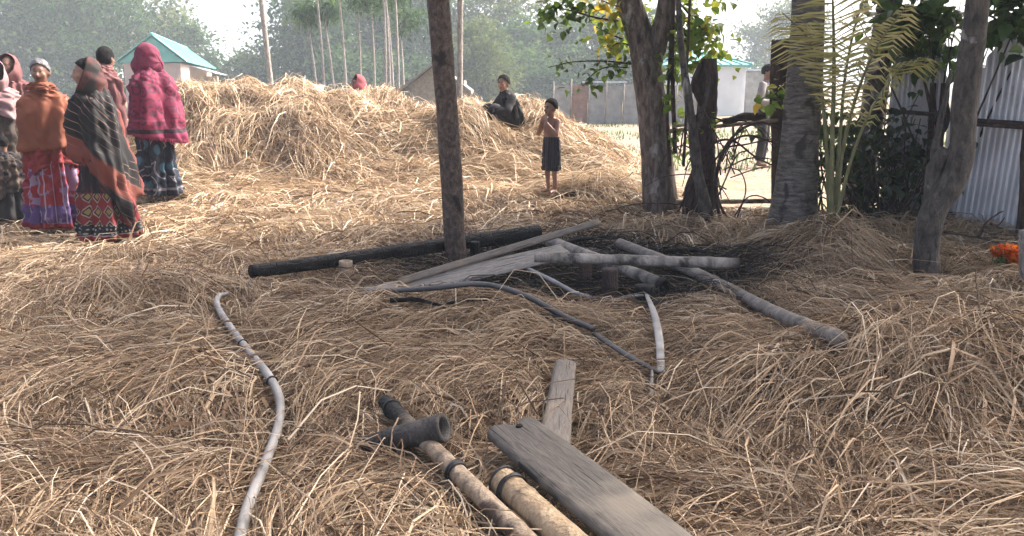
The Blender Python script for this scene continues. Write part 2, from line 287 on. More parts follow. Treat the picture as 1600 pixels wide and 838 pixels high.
def H(x, y):
    x = np.asarray(x, float); y = np.asarray(y, float)
    h = .11 + .045 * (vnoise(x * 1.3, y * 1.3, 1) - .4) + .05 * (vnoise(x * 3.1, y * 3.1, 2) - .5)
    for cx, cy, sx, sy, a in BUMPS: h = h + a * np.exp(-((x - cx) / sx) ** 2 - ((y - cy) / sy) ** 2)
    hh = heap_h(x, y); h = h + .16 * smooth01((y - 7) / 2.2) * (1 - smooth01((y - 12.5) / 1.5)) * (1 - smooth01((x - 1.0) / 1.2)) * (1 - smooth01((-x - 2.7) / 1.0) * smooth01((8.7 - y) / .8))
    h = h + hh + np.minimum(1, hh * 2) * (.32 * (vnoise(x * 1.7, y * 1.7, 3) - .5) + .20 * (vnoise(x * 3.6, y * 3.6, 4) - .5))
    p = pit(x, y); h = h * (1 - p) + (.035 + .03 * vnoise(x * 5, y * 5, 6)) * p
    far = smooth01((y - 12.8) / 1.6); side = smooth01((x - 4.0) / 1.2) * smooth01((y - 7) / 1.5) ; gate = smooth01((x - 1.9) / .6) * smooth01((y - 8.3) / .7)
    k = 1 - np.maximum(np.maximum(far, side), gate); return h * k - .05 * (1 - k)
def owner(x, y):
    """0 bed, 1 long heap, 2 front mound, 3 mound by the trees"""
    o = np.zeros(np.shape(x), int); o[heap_h(x, y) > .13] = 1
    o[((x - 2.0) / 1.45) ** 2 + ((y - 3.25) / .72) ** 2 < 1] = 2; o[((x - 2.45) / 1.0) ** 2 + ((y - 6.2) / .68) ** 2 < 1] = 3; return o

g = MB(); ys = np.concatenate([np.linspace(-40, 40, 60), np.linspace(45, 900, 16)]); xs = np.concatenate([np.linspace(-700, -45, 14), np.linspace(-40, 40, 60), np.linspace(45, 700, 14)])
X, Y = np.meshgrid(xs, ys); Z = .03 * (vnoise(X * .4, Y * .4, 11) - .5) - .02
i = np.arange(len(ys) - 1)[:, None] * len(xs); j = np.arange(len(xs) - 1)[None]
g.add(np.stack([X, Y, Z], -1), np.stack([i + j, i + j + 1, i + len(xs) + j + 1, i + len(xs) + j], -1).reshape(-1, 4))
ground = g.build('ground', M['ground']); ground['kind'] = 'structure'

# straw: a packed surface plus loose stalks in tufts that lie along a slowly turning flow
MBS = [MB() for _ in range(4)]
def straw_surface():
    xs = np.arange(-9.5, 5.6, .085); ys = np.arange(.4, 14.4, .085); X, Y = np.meshgrid(xs, ys); Z = H(X, Y) - .062
    i = np.arange(len(ys) - 1)[:, None] * len(xs); j = np.arange(len(xs) - 1)[None]
    q = np.stack([i + j, i + j + 1, i + len(xs) + j + 1, i + len(xs) + j], -1).reshape(-1, 4)
    V = np.stack([X, Y, Z], -1).reshape(-1, 3); c = V[q].mean(1); own = owner(c[:, 0], c[:, 1])
    zf = V[q][:, :, 2].max(1)
    for k in range(4):
        sel = q[(own == k) & (zf > -.055)]; used, inv = np.unique(sel, return_inverse=True); v = V[used]
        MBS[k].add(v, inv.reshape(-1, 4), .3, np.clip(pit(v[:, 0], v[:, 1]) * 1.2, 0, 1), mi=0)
straw_surface()
CLEAR = []      # axes of timbers that lie on top of the straw: (points, radius)
def clear_mask(P, r):
    P = np.concatenate([P[:, :-1] * (1 - u) + P[:, 1:] * u for u in (0, .25, .5, .75)] + [P[:, -1:]], 1)
    bad = np.zeros(len(P), bool)
    for Q, rad in CLEAR:
        lo, hi = Q.min(0) - rad - .05, Q.max(0) + rad + .05
        for k in range(P.shape[1]):
            c = np.where((P[:, k, 0] > lo[0]) & (P[:, k, 0] < hi[0]) & (P[:, k, 1] > lo[1]) & (P[:, k, 1] < hi[1]))[0]
            if len(c):
                d = np.sqrt(((P[c, k, None, :2] - Q[None, :, :2]) ** 2).sum(-1)); j = d.argmin(1)
                bad[c] |= (d.min(1) < rad) & (P[c, k, 2] > Q[j, 2] - rad * .7)
    return bad & (r.rand(len(P)) > .05)
def strands(x, y, phi, L, bend, rnd, burn, wid, lift, lie, prism, seed, K=4):
    r = rs(seed); n = len(x); P = np.zeros((n, K, 3)); px, py, ph = x.copy(), y.copy(), phi.copy()
    tt = np.linspace(0, 1, K); jit = (r.rand(n, K) - .5) * .008
    for k in range(K):
        P[:, k, 0], P[:, k, 1] = px, py; P[:, k, 2] = H(px, py) + lie + lift * np.sin(tt[k] * np.pi * .85 + .25) + jit[:, k]
        px = px + np.cos(ph) * L / (K - 1); py = py + np.sin(ph) * L / (K - 1); ph = ph + bend / (K - 1)
    ok = ~clear_mask(P, r); P, x, y, rnd, burn, wid, n = P[ok], x[ok], y[ok], rnd[ok], burn[ok], wid[ok], int(ok.sum())
    T = np.gradient(P, axis=1); T /= np.linalg.norm(T, axis=2, keepdims=True) + 1e-9
    S = np.cross(T, np.array([0, 0, 1.])); S /= np.linalg.norm(S, axis=2, keepdims=True) + 1e-9; Nn = np.cross(S, T)
    roll = r.rand(n)[:, None, None] * np.pi; tp = (1 - .45 * tt)[None, :, None] * wid[:, None, None] * .5
    S2 = S * np.cos(roll) + Nn * np.sin(roll); N2 = Nn * np.cos(roll) - S * np.sin(roll)
    own = owner(x, y)
    if prism: C = [P + S2 * tp, P + N2 * tp * .75, P - S2 * tp]
    else: C = [P + S2 * tp, P - S2 * tp]
    nc = len(C); V = np.stack(C, 2)                                   # n,K,nc,3
    base = (np.arange(K)[:, None] * nc + np.arange(nc)[None])
    fl = []
    for k in range(K - 1):
        for c in range(nc - 1): c2 = (c + 1) % nc; fl.append([base[k, c], base[k, c2], base[k + 1, c2], base[k + 1, c]])
    fl = np.array(fl)
    for k in range(4):
        s = np.where(own == k)[0]
        if not len(s): continue
        f = (np.arange(len(s)) * K * nc)[:, None, None] + fl[None]
        MBS[k].add(V[s].reshape(-1, 3), f.reshape(-1, 4), np.repeat(rnd[s], K * nc), np.repeat(burn[s], K * nc), mi=1)
def tufts(nt, per, yr, wid, Ln, prism, seed, spread, xpad=.35, lift=.05):
    r = rs(seed); y = yr[0] + (yr[1] - yr[0]) * r.rand(nt * 3) ** .85; hx = (y * .63 + xpad); x = (r.rand(nt * 3) * 2 - 1) * hx
    keep = (H(x, y) > .02) & (x < 5.4) & (x > -9.3); keep &= r.rand(len(x)) > pit(x, y) * .4
    gate = (x > 1.7) & (y > 8.1); keep &= ~gate; x, y = x[keep][:nt], y[keep][:nt]; n = len(x)
    fl = 2 * np.pi * vnoise(x * .55, y * .55, 21) * 1.6 + 1.2 * (vnoise(x * 1.9, y * 1.9, 22) - .5) + np.where(r.rand(n) < .16, r.rand(n) * 6.3, 0)
    e = .12; gx, gy = (H(x + e, y) - H(x - e, y)) / (2 * e), (H(x, y + e) - H(x, y - e)) / (2 * e); sl_ = np.hypot(gx, gy); fl = np.where((sl_ > .22) & (y < 8.5) & (r.rand(n) < .7), np.arctan2(-gy, -gx) + r.randn(n) * .45, fl)
    steep = heap_h(x, y) > .2
    fl = np.where(steep & (r.rand(n) < .3), -np.pi / 2 + r.randn(n) * .8, fl)
    tb = r.randn(n) * .9; tr = np.clip(.47 + .17 * r.randn(n), .05, .95); th = r.rand(n) ** 2
    rep = lambda a: np.repeat(a, per); m = n * per
    ph = rep(fl) + r.randn(m) * .30 + np.where(r.rand(m) < .12, r.randn(m) * 1.5, 0); off = r.randn(m) * spread; alo = r.randn(m) * spread * 1.3
    X = rep(x) + np.cos(rep(fl)) * alo - np.sin(rep(fl)) * off; Yv = rep(y) + np.sin(rep(fl)) * alo + np.cos(rep(fl)) * off
    L = Ln * (.45 + .9 * r.rand(m)); X = X - np.cos(ph) * L * .5; Yv = Yv - np.sin(ph) * L * .5
    bn = np.clip(pit(X + np.cos(ph) * L * .5, Yv + np.sin(ph) * L * .5) * 1.45 - .5 * r.rand(m), 0, 1); bn = np.where(bn > .35, np.minimum(1, bn + .4), bn * .6)
    bn = np.where(r.rand(m) < .13, bn * .15, bn)
    soot = np.exp(-(((X - .3) / 3.2) ** 2 + ((Yv - 4.6) / 2.2) ** 2) ** 2)            # smoke-browned, trampled straw round the fire
    rnd = np.clip(rep(tr) + r.randn(m) * .23 - .07 * soot + .06 * smooth01((Yv - 6) / 3), .02, 1)
    rnd = np.where(r.rand(m) < .03, .97, rnd)
    strands(X, Yv, ph, L, rep(tb) * .45 + r.randn(m) * .28, rnd, bn, wid * (.5 + r.rand(m)) * np.where(r.rand(m) < .1, 1.7, 1), rep(th) * lift * 1.3 + r.rand(m) ** 3 * lift, -.004 + rep(th) * .025 - .055 * r.rand(m) ** 1.3, prism, seed + 1)
# ------------------------------------------------------------------ leaves and trees
LEAF6 = np.array([[0, 0, 0], [.27, .16, .07], [.37, .40, .10], [.22, .74, .03], [0, 1.05, -.16], [-.22, .74, .03], [-.37, .40, .10], [-.27, .16, .07], [0, .18, 0], [0, .42, 0], [0, .74, -.05]])
LEAF6F = np.array([[0, 1, 8], [0, 8, 7], [1, 2, 9], [1, 9, 8], [7, 8, 9], [7, 9, 6], [2, 3, 10], [2, 10, 9], [6, 9, 10], [6, 10, 5], [3, 4, 10], [5, 10, 4]])
LEAF4 = np.array([[0, 0, 0], [.32, .45, .08], [0, 1, -.05], [-.32, .45, .08]])
def leaves(mb, C, size, seed, six=False, droop=.35, narrow=1.0, rnd=None, updir=None):
    r = rs(seed); n = len(C); az = r.rand(n) * 2 * np.pi; tl = r.randn(n) * .55 - droop
    d = np.stack([np.cos(az) * np.cos(tl), np.sin(az) * np.cos(tl), np.sin(tl)], -1)
    sd = np.stack([-np.sin(az), np.cos(az), np.zeros(n)], -1); ro = r.randn(n) * .5
    nn = np.cross(d, sd); sd2 = sd * np.cos(ro)[:, None] + nn * np.sin(ro)[:, None]; nn = np.cross(d, sd2)
    sz = size * (.55 + .9 * r.rand(n)); base = LEAF6 if six else LEAF4; k = len(base)
    V = C[:, None] + sz[:, None, None] * (base[None, :, 0:1] * narrow * sd2[:, None] + base[None, :, 1:2] * d[:, None] + base[None, :, 2:3] * nn[:, None])
    F = LEAF6F if six else np.array([[0, 1, 2, 3]]); f = (np.arange(n) * k)[:, None, None] + F[None]
    rn = np.clip(.45 + .2 * r.randn(n), 0, .93) if rnd is None else rnd
    mb.add(V.reshape(-1, 3), f.reshape(-1, F.shape[1]), np.repeat(rn, k)); return mb
def cloud(center, radii, nclump, per, cs, seed, hollow=.35, flatz=.7):
    """points in clumps spread through an ellipsoid, for an uneven crown with gaps"""
    r = rs(seed); d = r.randn(nclump, 3); d /= np.linalg.norm(d, axis=1)[:, None]; rad = hollow + (1 - hollow) * r.rand(nclump) ** .6
    c = np.asarray(center) + d * rad[:, None] * np.asarray(radii) * (.8 + .4 * r.rand(nclump))[:, None]
    s = cs * (.5 + r.rand(nclump)); nper = (per * (.4 + 1.2 * r.rand(nclump))).astype(int); idx = np.repeat(np.arange(nclump), nper)
    p = r.randn(len(idx), 3) * np.array([1, 1, flatz]) * s[idx][:, None] * .55
    tone = np.clip(.45 + .24 * r.randn(nclump)[idx] + .14 * r.randn(len(idx)), 0, .92); return c, c[idx] + p, tone
def tree(name, label, base, trunk_h, tr, crown_c, crown_r, leaf, lmat, bmat, seed, nclump=40, per=110, cs=.9, lean=(0, 0), limbs=7, six=False, group=None, narrow=1.0):
    base = np.asarray(base, float); top = base + np.array([lean[0], lean[1], trunk_h]); root = empty(name, base)
    m = MB(); mid = (base + top) / 2 + np.array([.06, -.04, 0]) * trunk_h * .3
    tube(m, [base - [0, 0, .15], base + (mid - base) * .3, mid, top], [tr * 1.35, tr, tr * .85, tr * .6], 20, 9, .10, seed)
    c, pts, tone = cloud(crown_c, crown_r, nclump, per, cs, seed + 1); pts[:, 2] = np.maximum(pts[:, 2], .05); r = rs(seed + 2)
    for k in range(limbs):
        e = c[r.randint(len(c))]; st = base + (top - base) * (.55 + .4 * r.rand()); md = (st + e) / 2 + r.randn(3) * .15 + np.array([0, 0, .2])
        tube(m, [st, md, e], [tr * .5, tr * .3, tr * .1], 10, 6, .1, seed + k)
    lm = leaves(MB(), pts, leaf, seed + 3, six, rnd=tone, narrow=narrow)
    adopt(root, [m.build('trunk', bmat), lm.build('crown', lmat, smooth=False)]); tag(root, label, 'tree', group); return root

G = 'trees at the far edge of the field'
def far_tree(label, px, Y, ctop, crad, cz, seed, lm='leaf_far', leaf=.3, nclump=60, per=120, th=None, tr=.2, cs=1.1, limbs=8, nm='broadleaf_tree', narrow=1.):
    q = 1.65; b = at(px, 300, Y * q); b[2] = 0; cz = CAM_H + (cz - CAM_H) * q; crad = tuple(v * q for v in crad); tr *= q; leaf *= 1.3; cs *= q * 1.05; per = int(per * 1.35); nclump = int(nclump * 1.25)
    tree(nm, label, b, max(cz, 1.0) * .8, tr, (b[0], Y * q, cz), crad, leaf, M[lm], M['bark_far'], seed, nclump, per, cs, limbs=limbs, group=G, narrow=narrow)
far_tree('broad hazy tree at the left end, behind the women in shawls', 60, 42, 0, (4.2, 3, 3.6), 3.9, 1001, nclump=80)
far_tree('tall spreading tree directly behind the turquoise gabled house', 215, 45, 0, (4.2, 3, 3.2), 4.6, 1002, 'leaf_far2', nclump=64, per=100)
far_tree('leafy tree between the hazy tree and the turquoise gabled house', 130, 40, 0, (3.0, 2.5, 3.2), 3.6, 1003, nclump=60)
far_tree('small thin-topped tree beside the turquoise gabled house', 318, 44, 0, (1.0, 1.0, 1.3), 3.1, 1004, nclump=18, per=60, cs=.6, tr=.1, limbs=6)
far_tree('low round bush beside the tall leaning pole', 352, 46, 0, (1.9, 1.5, 1.1), 1.2, 1005, nclump=30, per=110, cs=.7, nm='bush')
far_tree('dark bushy tree right behind the tall leaning pole', 430, 44, 0, (1.7, 1.5, 1.5), 1.7, 1006, nclump=34, per=120, cs=.8)
far_tree('open-crowned tall tree at the edge of the bamboo grove', 500, 40, 0, (2.2, 2, 2.3), 4.0, 1007, nclump=40, per=90, cs=.8)
far_tree('dense dark tree standing behind the slim grove stems', 560, 46, 0, (3.6, 2, 4.0), 3.6, 1008, nclump=90, per=120)
far_tree('dense dark tree behind the small grey hut', 650, 44, 0, (3.4, 2, 4.2), 3.8, 1009, nclump=90, per=120)
far_tree('yellow-green feathery tree beside the pale upright pole', 752, 34, 0, (1.15, 1.0, 1.9), 1.9, 1010, 'leaf_far2', .26, 46, 120, cs=.55, narrow=.5)
far_tree('tall pale tree with open top behind the yellow-green tree', 770, 46, 0, (2.8, 2, 3.2), 4.2, 1011, 'leaf_far2', nclump=56, per=90)
far_tree('grey-green tree behind the boy sitting on the heap', 845, 42, 0, (1.9, 2, 1.9), 2.6, 1012, nclump=50, per=110, cs=.8)
far_tree('broad tree behind the grey sheet fence', 925, 45, 0, (2.6, 2, 2.6), 3.1, 1013, 'leaf_far2', nclump=60, per=110, cs=.9)
far_tree('drooping tree over the end of the grey sheet fence', 985, 40, 0, (1.7, 1.6, 1.9), 2.4, 1014, nclump=46, per=110, cs=.8)
far_tree('faint hazy tree beyond the white turquoise-roofed house', 1205, 62, 0, (3.2, 2, 3.0), 4.0, 1015, 'leaf_far2', .34, 50, 100)
far_tree('round green shrub at the corner of the white house', 1185, 44, 0, (1.2, 1, 1.1), 1.1, 1016, nclump=20, per=100, cs=.6, nm='bush')
far_tree('thick hedge-like bush at the foot of the bamboo grove', 590, 38, 0, (3.2, 1.2, 1.2), 1.1, 1017, nclump=50, per=120, cs=.8, nm='bush')
far_tree('thick bush at the foot of the pale trees behind the boys', 820, 39, 0, (3.0, 1.2, 1.3), 1.1, 1018, nclump=50, per=120, cs=.8, nm='bush')
# slim stems of the grove, each with a tuft of leaves on top
for k, (x0, y0, x1, ytop, Y) in enumerate([(494, 145, 488, 95, 34), (506, 142, 499, 48, 33), (521, 142, 513, 80, 34), (540, 140, 532, 32, 32), (585, 150, 582, 70, 36), (602, 150, 599, 14, 31), (609, 150, 603, 18, 33), (614, 150, 608, 60, 34), (622, 150, 618, 28, 31), (630, 150, 627, 90, 35), (680, 110, 671, 8, 30), (563, 150, 560, 55, 36)]):
    b = at(x0, y0, Y); t = at(x1, ytop, Y + .3); dz = (t - b) / (t[2] - b[2]); b = b - dz * b[2]; t = t + dz * 1.6; root = empty('areca_palm', b)
    m = tube(MB(), [b, (b + t) / 2 + [.04, 0, 0], t], [.06, .05, .04], 12, 7); lm = MB(); r = rs(k)
    c, pts, tone = cloud(t + [0, 0, .1], (.7, .7, .5), 9, 40, .45, 1100 + k, .2); leaves(lm, pts, .3, 1200 + k, rnd=tone, narrow=.45, droop=.6)
    adopt(root, [m.build('trunk', M['bark_pale']), lm.build('crown', M['leaf_far'], smooth=False)])
    tag(root, 'slim pale-stemmed palm in the grove behind the straw heap', 'palm tree', 'slim palms of the grove')

# grass on the field beyond the yard
r = rs(77); gx = r.rand(9000) * 22 - 6; gy = 13.8 + 15 * r.rand(9000) ** 1.2; kk = vnoise(gx * .5, gy * .35, 31) > .45; gx, gy = gx[kk], gy[kk]
gm = MB(); n = len(gx); az = r.rand(n) * 6.28; h = .05 + .09 * r.rand(n); wd = .018
V = np.stack([np.stack([gx - np.cos(az) * wd, gy - np.sin(az) * wd, np.full(n, -.03)], -1), np.stack([gx + np.cos(az) * wd, gy + np.sin(az) * wd, np.full(n, -.03)], -1), np.stack([gx + r.randn(n) * .03, gy + r.randn(n) * .03, h], -1)], 1)
gm.add(V.reshape(-1, 3), (np.arange(n) * 3)[:, None] + np.arange(3)[None], np.repeat(r.rand(n) * .6 + .3, 3)); go = gm.build('field_grass', M['leaf_far'], smooth=False); go['kind'] = 'stuff'; tag(go, 'short dry grass on the field beyond the yard', 'grass')
# straw litter scattered on the bare soil past the gate
lt = MB(); r = rs(78); n = 2600; x = 1.6 + 6 * r.rand(n); y = 8.2 + 8 * r.rand(n); a = r.rand(n) * 6.28; L = .08 + .22 * r.rand(n); wd = .006
c0 = np.stack([x, y, np.full(n, .012)], -1); dd = np.stack([np.cos(a) * L, np.sin(a) * L, .03 * r.rand(n)], -1); sd = np.stack([-np.sin(a) * wd, np.cos(a) * wd, np.zeros(n)], -1)
lt.add(np.stack([c0 - sd, c0 + sd, c0 + dd + sd * .6, c0 + dd - sd * .6], 1).reshape(-1, 3), (np.arange(n) * 4)[:, None] + np.arange(4)[None], np.repeat(.4 + .6 * r.rand(n), 4)); lo = lt.build('straw_litter', M['straw']); lo['kind'] = 'stuff'; tag(lo, 'thin straw litter on the bare soil past the gate', 'straw')

# ------------------------------------------------------------------ houses, hut, far fence, poles
M['teal'] = flat_mat('turquoise_tin_roof', (.10, .36, .33), .5, .15, 3); M['wall_pink'] = flat_mat('pinkish_plaster', (.42, .34, .32), .9, .12, 3)
M['cream'] = flat_mat('cream_plaster', (.48, .42, .33), .9, .15, 3); M['wall_white'] = flat_mat('white_plaster', (.66, .68, .72), .9, .08, 2); M['thatch'] = flat_mat('grey_thatch', (.16, .15, .14), .9, .3, 12); M['mudwall'] = flat_mat('bamboo_mat_wall', (.24, .21, .17), .9, .25, 14); M['glass_dark'] = flat_mat('dark_window', (.03, .035, .04), .3, .1, 5)
M['greysheet'] = flat_mat('grey_sheet', (.25, .25, .24), .7, .25, 4); M['rust'] = flat_mat('rusty_sheet', (.22, .13, .10), .8, .3, 5); M['paleblue'] = flat_mat('pale_tin', (.42, .48, .54), .6, .15, 4)
def hip_house(name, label, c, half, rot, eave, apex, wallm, roofm, over=.35):
    root = empty(name, (c[0], c[1], 0)); cr, sr = math.cos(rot), math.sin(rot)
    def W(x, y, z): return [c[0] + x * cr - y * sr, c[1] + x * sr + y * cr, z]
    a, b_ = half; parts = []
    for (x0, y0, x1, y1) in ((-a, -b_, a, -b_), (a, -b_, a, b_), (a, b_, -a, b_), (-a, b_, -a, -b_)):
        m = MB(); p, q = np.array(W(x0, y0, 0)), np.array(W(x1, y1, 0)); box(m, ((p + q) / 2 + [0, 0, eave / 2 - .1]), (np.linalg.norm(q - p) - .16, .14, eave + .2), math.atan2(q[1] - p[1], q[0] - p[0])); parts.append(m.build('wall', wallm, smooth=False))
    A, B_ = a + over, b_ + over; rg = max(A - B_, 0) + .12
    rm = MB(); ribs = 26
    V = [W(-A, -B_, eave), W(A, -B_, eave), W(A, B_, eave), W(-A, B_, eave), W(-rg, 0, apex), W(rg, 0, apex), W(-A, -B_, eave - .09), W(A, -B_, eave - .09), W(A, B_, eave - .09), W(-A, B_, eave - .09)]
    rm.add(np.array(V), [np.array([[0, 1, 5, 4], [2, 3, 4, 5], [0, 6, 7, 1], [1, 7, 8, 2], [2, 8, 9, 3], [3, 9, 6, 0], [6, 9, 8, 7]]), np.array([[1, 2, 5], [3, 0, 4]])])
    # raised sheet seams running down each slope
    tris = [(V[0], V[1], V[4], V[5]), (V[1], V[2], V[5], V[5]), (V[3], V[0], V[4], V[4]), (V[2], V[3], V[5], V[4])]
    for p0, p1, t0, t1 in tris:
        for k in range(1, 9):
            u = k / 9; e = np.array(p0) * (1 - u) + np.array(p1) * u; t = np.array(t0) * (1 - u) + np.array(t1) * u; tube(rm, [e + [0, 0, .015], t + [0, 0, .015]], [.03], 2, 5, raw=True)
    ro = rm.build('roof', roofm, smooth=False); parts.append(ro)
    cp = MB()
    for p in (V[0], V[1], V[2], V[3]): tube(cp, [p, V[4] if p in (V[0], V[3]) else V[5]], [.06], 2, 6, raw=True)
    tube(cp, [V[4], V[5]], [.06], 2, 6, raw=True); cap = cp.build('ridge_cap', roofm)
    adopt(root, parts); cap.parent = ro; tag(root, label, 'house'); return root, W
L0, N0_, A0 = at(180, 98, 35), at(291, 97, 35), at(236, 55, 35); dv = np.array([(432 - 800) / F_PX, 1, 0]); dv /= np.linalg.norm(dv); DL = 20.0
h1 = empty('house', ((L0 + N0_) / 2) * [1, 1, 0]); parts = []; ez = (L0[2] + N0_[2]) / 2; wx = (N0_ - L0); wx[2] = 0; wx /= np.linalg.norm(wx); ins = .28
def prism4(a, b, z0, z1, th=.14):
    a = np.asarray(a, float); b = np.asarray(b, float); d = b - a; d[2] = 0; d /= np.linalg.norm(d); nn = np.array([-d[1], d[0], 0]) * th; q = [a, b, b + nn, a + nn]; V = np.array([[p_[0], p_[1], z] for z in (z0, z1) for p_ in q]); m = MB(); m.add(V, np.array([[0, 1, 5, 4], [1, 2, 6, 5], [2, 3, 7, 6], [3, 0, 4, 7], [4, 5, 6, 7], [3, 2, 1, 0]])); return m
fl_, fr_ = L0 + wx * ins + dv * .3, N0_ - wx * ins + dv * .3; bl_, br_ = fl_ + dv * (DL - .8), fr_ + dv * (DL - .8)
for a_, b_ in ((fl_, fr_), (fr_, br_), (br_, bl_), (bl_, fl_)): parts.append(prism4(a_, b_ - (b_ - a_) / np.linalg.norm(b_ - a_) * .15, -.1, ez - .03).build('wall', M['wall_pink'], smooth=False))
A1 = A0 + dv * (DL * .78); L1, N1 = L0 + dv * DL, N0_ + dv * DL; up = np.array([0, 0, .05]); m = MB(); q = np.array([L0, N0_, N1, L1, A0, A1]); V = np.vstack([q + up, q])
m.add(V, [np.array([[1, 2, 5, 4], [3, 0, 4, 5], [7, 10, 11, 8], [9, 11, 10, 6], [0, 6, 10, 4], [4, 10, 7, 1], [1, 7, 8, 2], [2, 8, 9, 3], [3, 9, 6, 0]]), np.array([[2, 3, 5], [8, 11, 9]])])
for k in range(1, 14):
    u = k / 14
    for e0, e1 in ((N0_, N1), (L0, L1)): a_ = e0 + (e1 - e0) * u; b_ = A0 + (A1 - A0) * u; tube(m, [a_ + up, b_ + up], [.035], 2, 5, raw=True)
ro = m.build('roof', M['teal'], smooth=False); parts.append(ro)
m = MB(); g0 = np.array([L0 + dv * .12 + wx * .1, N0_ + dv * .12 - wx * .1, A0 + dv * .12 - [0, 0, .06]]); m.add(np.vstack([g0, g0 + dv * .06]), [np.array([[0, 1, 2], [5, 4, 3]]), np.array([[0, 3, 4, 1], [1, 4, 5, 2], [2, 5, 3, 0]])]); parts.append(m.build('gable', M['teal'], smooth=False))
cp = MB(); tube(cp, [A0 + up, A1 + up], [.07], 2, 6, raw=True); cap = cp.build('ridge_cap', M['teal'])
pr0, pr1 = fr_ + dv * 4 + wx * .05, fr_ + dv * 15; q = np.array([pr0 + [0, 0, -.10], pr0 + wx * 1.1 + [0, 0, -.42], pr1 + wx * 1.1 + [0, 0, -.42], pr1 + [0, 0, -.10]]); m = MB(); m.add(np.vstack([q + [0, 0, .04], q]), np.array([[0, 1, 2, 3], [7, 6, 5, 4], [0, 4, 5, 1], [1, 5, 6, 2], [2, 6, 7, 3], [3, 7, 4, 0]])); parts.append(m.build('porch_roof', M['paleblue'], smooth=False))
parts.append(prism4(fr_ + dv * 9 + wx * .16, fr_ + dv * 9 + wx * .95, -.1, ez - .5).build('porch_wall', M['cream'], smooth=False)); parts.append(prism4(fr_ + dv * 9 + wx * .5 - dv * .03, fr_ + dv * 9 + wx * .66 - dv * .03, .9, 1.4, .02).build('window', M['glass_dark'], smooth=False))
adopt(h1, parts); cap.parent = ro; cap.location = (0, 0, 0); tag(h1, 'pinkish house with long turquoise gable roof behind the women in shawls', 'house')
p = at(1098, 150, 37); h2, W2 = hip_house('house', 'white-walled house with turquoise roof beyond the gate', (p[0], 38.4), (1.75, 1.5), 0, 2.15, 2.72, M['wall_white'], M['teal'], .25)
for dx in (.55,):
    wn = MB(); box(wn, np.array(W2(dx - 1.4, -1.585, 1.2)), (.42, .03, .6)); adopt(h2, [wn.build('window', flat_mat('grey_shutter', (.42, .44, .47), .7, .1, 4), smooth=False)])
# outbuilding seen at the right of the white house
p = at(1178, 160, 40); root = empty('shed', (p[0], 40, 0)); m = MB(); box(m, (p[0], 40, .95), (1.1, 1.2, 1.9)); m2 = MB(); box(m2, (p[0], 40, 1.96), (1.5, 1.6, .08)); adopt(root, [m.build('wall', M['greysheet'], smooth=False), m2.build('roof', M['paleblue'], smooth=False)]); tag(root, 'small grey shed beside the white turquoise-roofed house', 'shed')
# hut with a single long roof slope
p = at(680, 160, 29); root = empty('hut', (p[0], 29.6, 0)); m = MB(); box(m, (p[0], 29.7, .72), (2.0, 1.6, 1.5))
rf = MB(); L_ = np.array([[-1.25, -1.1, 1.05], [0, -1.1, 1.98], [1.25, -1.1, 1.05], [-1.25, 1.1, 1.05], [0, 1.1, 1.98], [1.25, 1.1, 1.05]]) + [p[0], 29.6, 0]
rf.add(np.vstack([L_, L_ + [0, 0, .09]]), np.array([[6, 7, 10, 9], [7, 8, 11, 10], [0, 3, 4, 1], [1, 4, 5, 2], [0, 1, 7, 6], [1, 2, 8, 7], [3, 9, 10, 4], [4, 10, 11, 5], [0, 6, 9, 3], [2, 5, 11, 8]]))
gb = MB(); gb.add(np.array([[-1.0, -.82, 1.2], [1.0, -.82, 1.2], [0, -.82, 1.95], [-1.0, -.7, 1.2], [1.0, -.7, 1.2], [0, -.7, 1.95]]) + [p[0], 29.7, 0], [np.array([[0, 1, 2], [5, 4, 3]]), np.array([[0, 3, 4, 1], [1, 4, 5, 2], [2, 5, 3, 0]])])
pp = []
for dx in (-1.15, -.75):
    t = MB(); tube(t, [(p[0] + dx, 28.65, -.05), (p[0] + dx, 28.65, 1.1)], [.035], 2, 7, raw=True); pp.append(t.build('post', M['bark_pale']))
adopt(root, [m.build('wall', M['mudwall'], smooth=False), gb.build('gable', M['mudwall'], smooth=False), rf.build('roof', M['thatch'], smooth=False)] + pp); tag(root, 'small grey hut with sloping thatch beside the grove', 'hut')
p = at(480, 146, 31); root = empty('lean_to', (p[0], 31, 0)); m = MB(); q = np.array([[-.65, -.5, 1.05], [.6, -.5, 1.02], [.5, .7, 1.32], [-.4, .7, 1.35]]) + [p[0], 31, 0]; m.add(np.vstack([q, q - [0, 0, .04]]), np.array([[0, 1, 2, 3], [7, 6, 5, 4], [0, 4, 5, 1], [1, 5, 6, 2], [2, 6, 7, 3], [3, 7, 4, 0]])); lp = []
for dx, dy in ((-.55, -.4), (.5, -.4), (-.35, .6), (.4, .6)): m2 = MB(); tube(m2, [(p[0] + dx, 31 + dy, -.05), (p[0] + dx, 31 + dy, 1.03 + .25 * (dy > 0))], [.035], 2, 6, raw=True); lp.append(m2.build('post', M['bark_far']))
adopt(root, [m.build('roof', M['paleblue'], smooth=False)] + lp); tag(root, 'low pale tin lean-to roof just above the straw heap', 'shed')
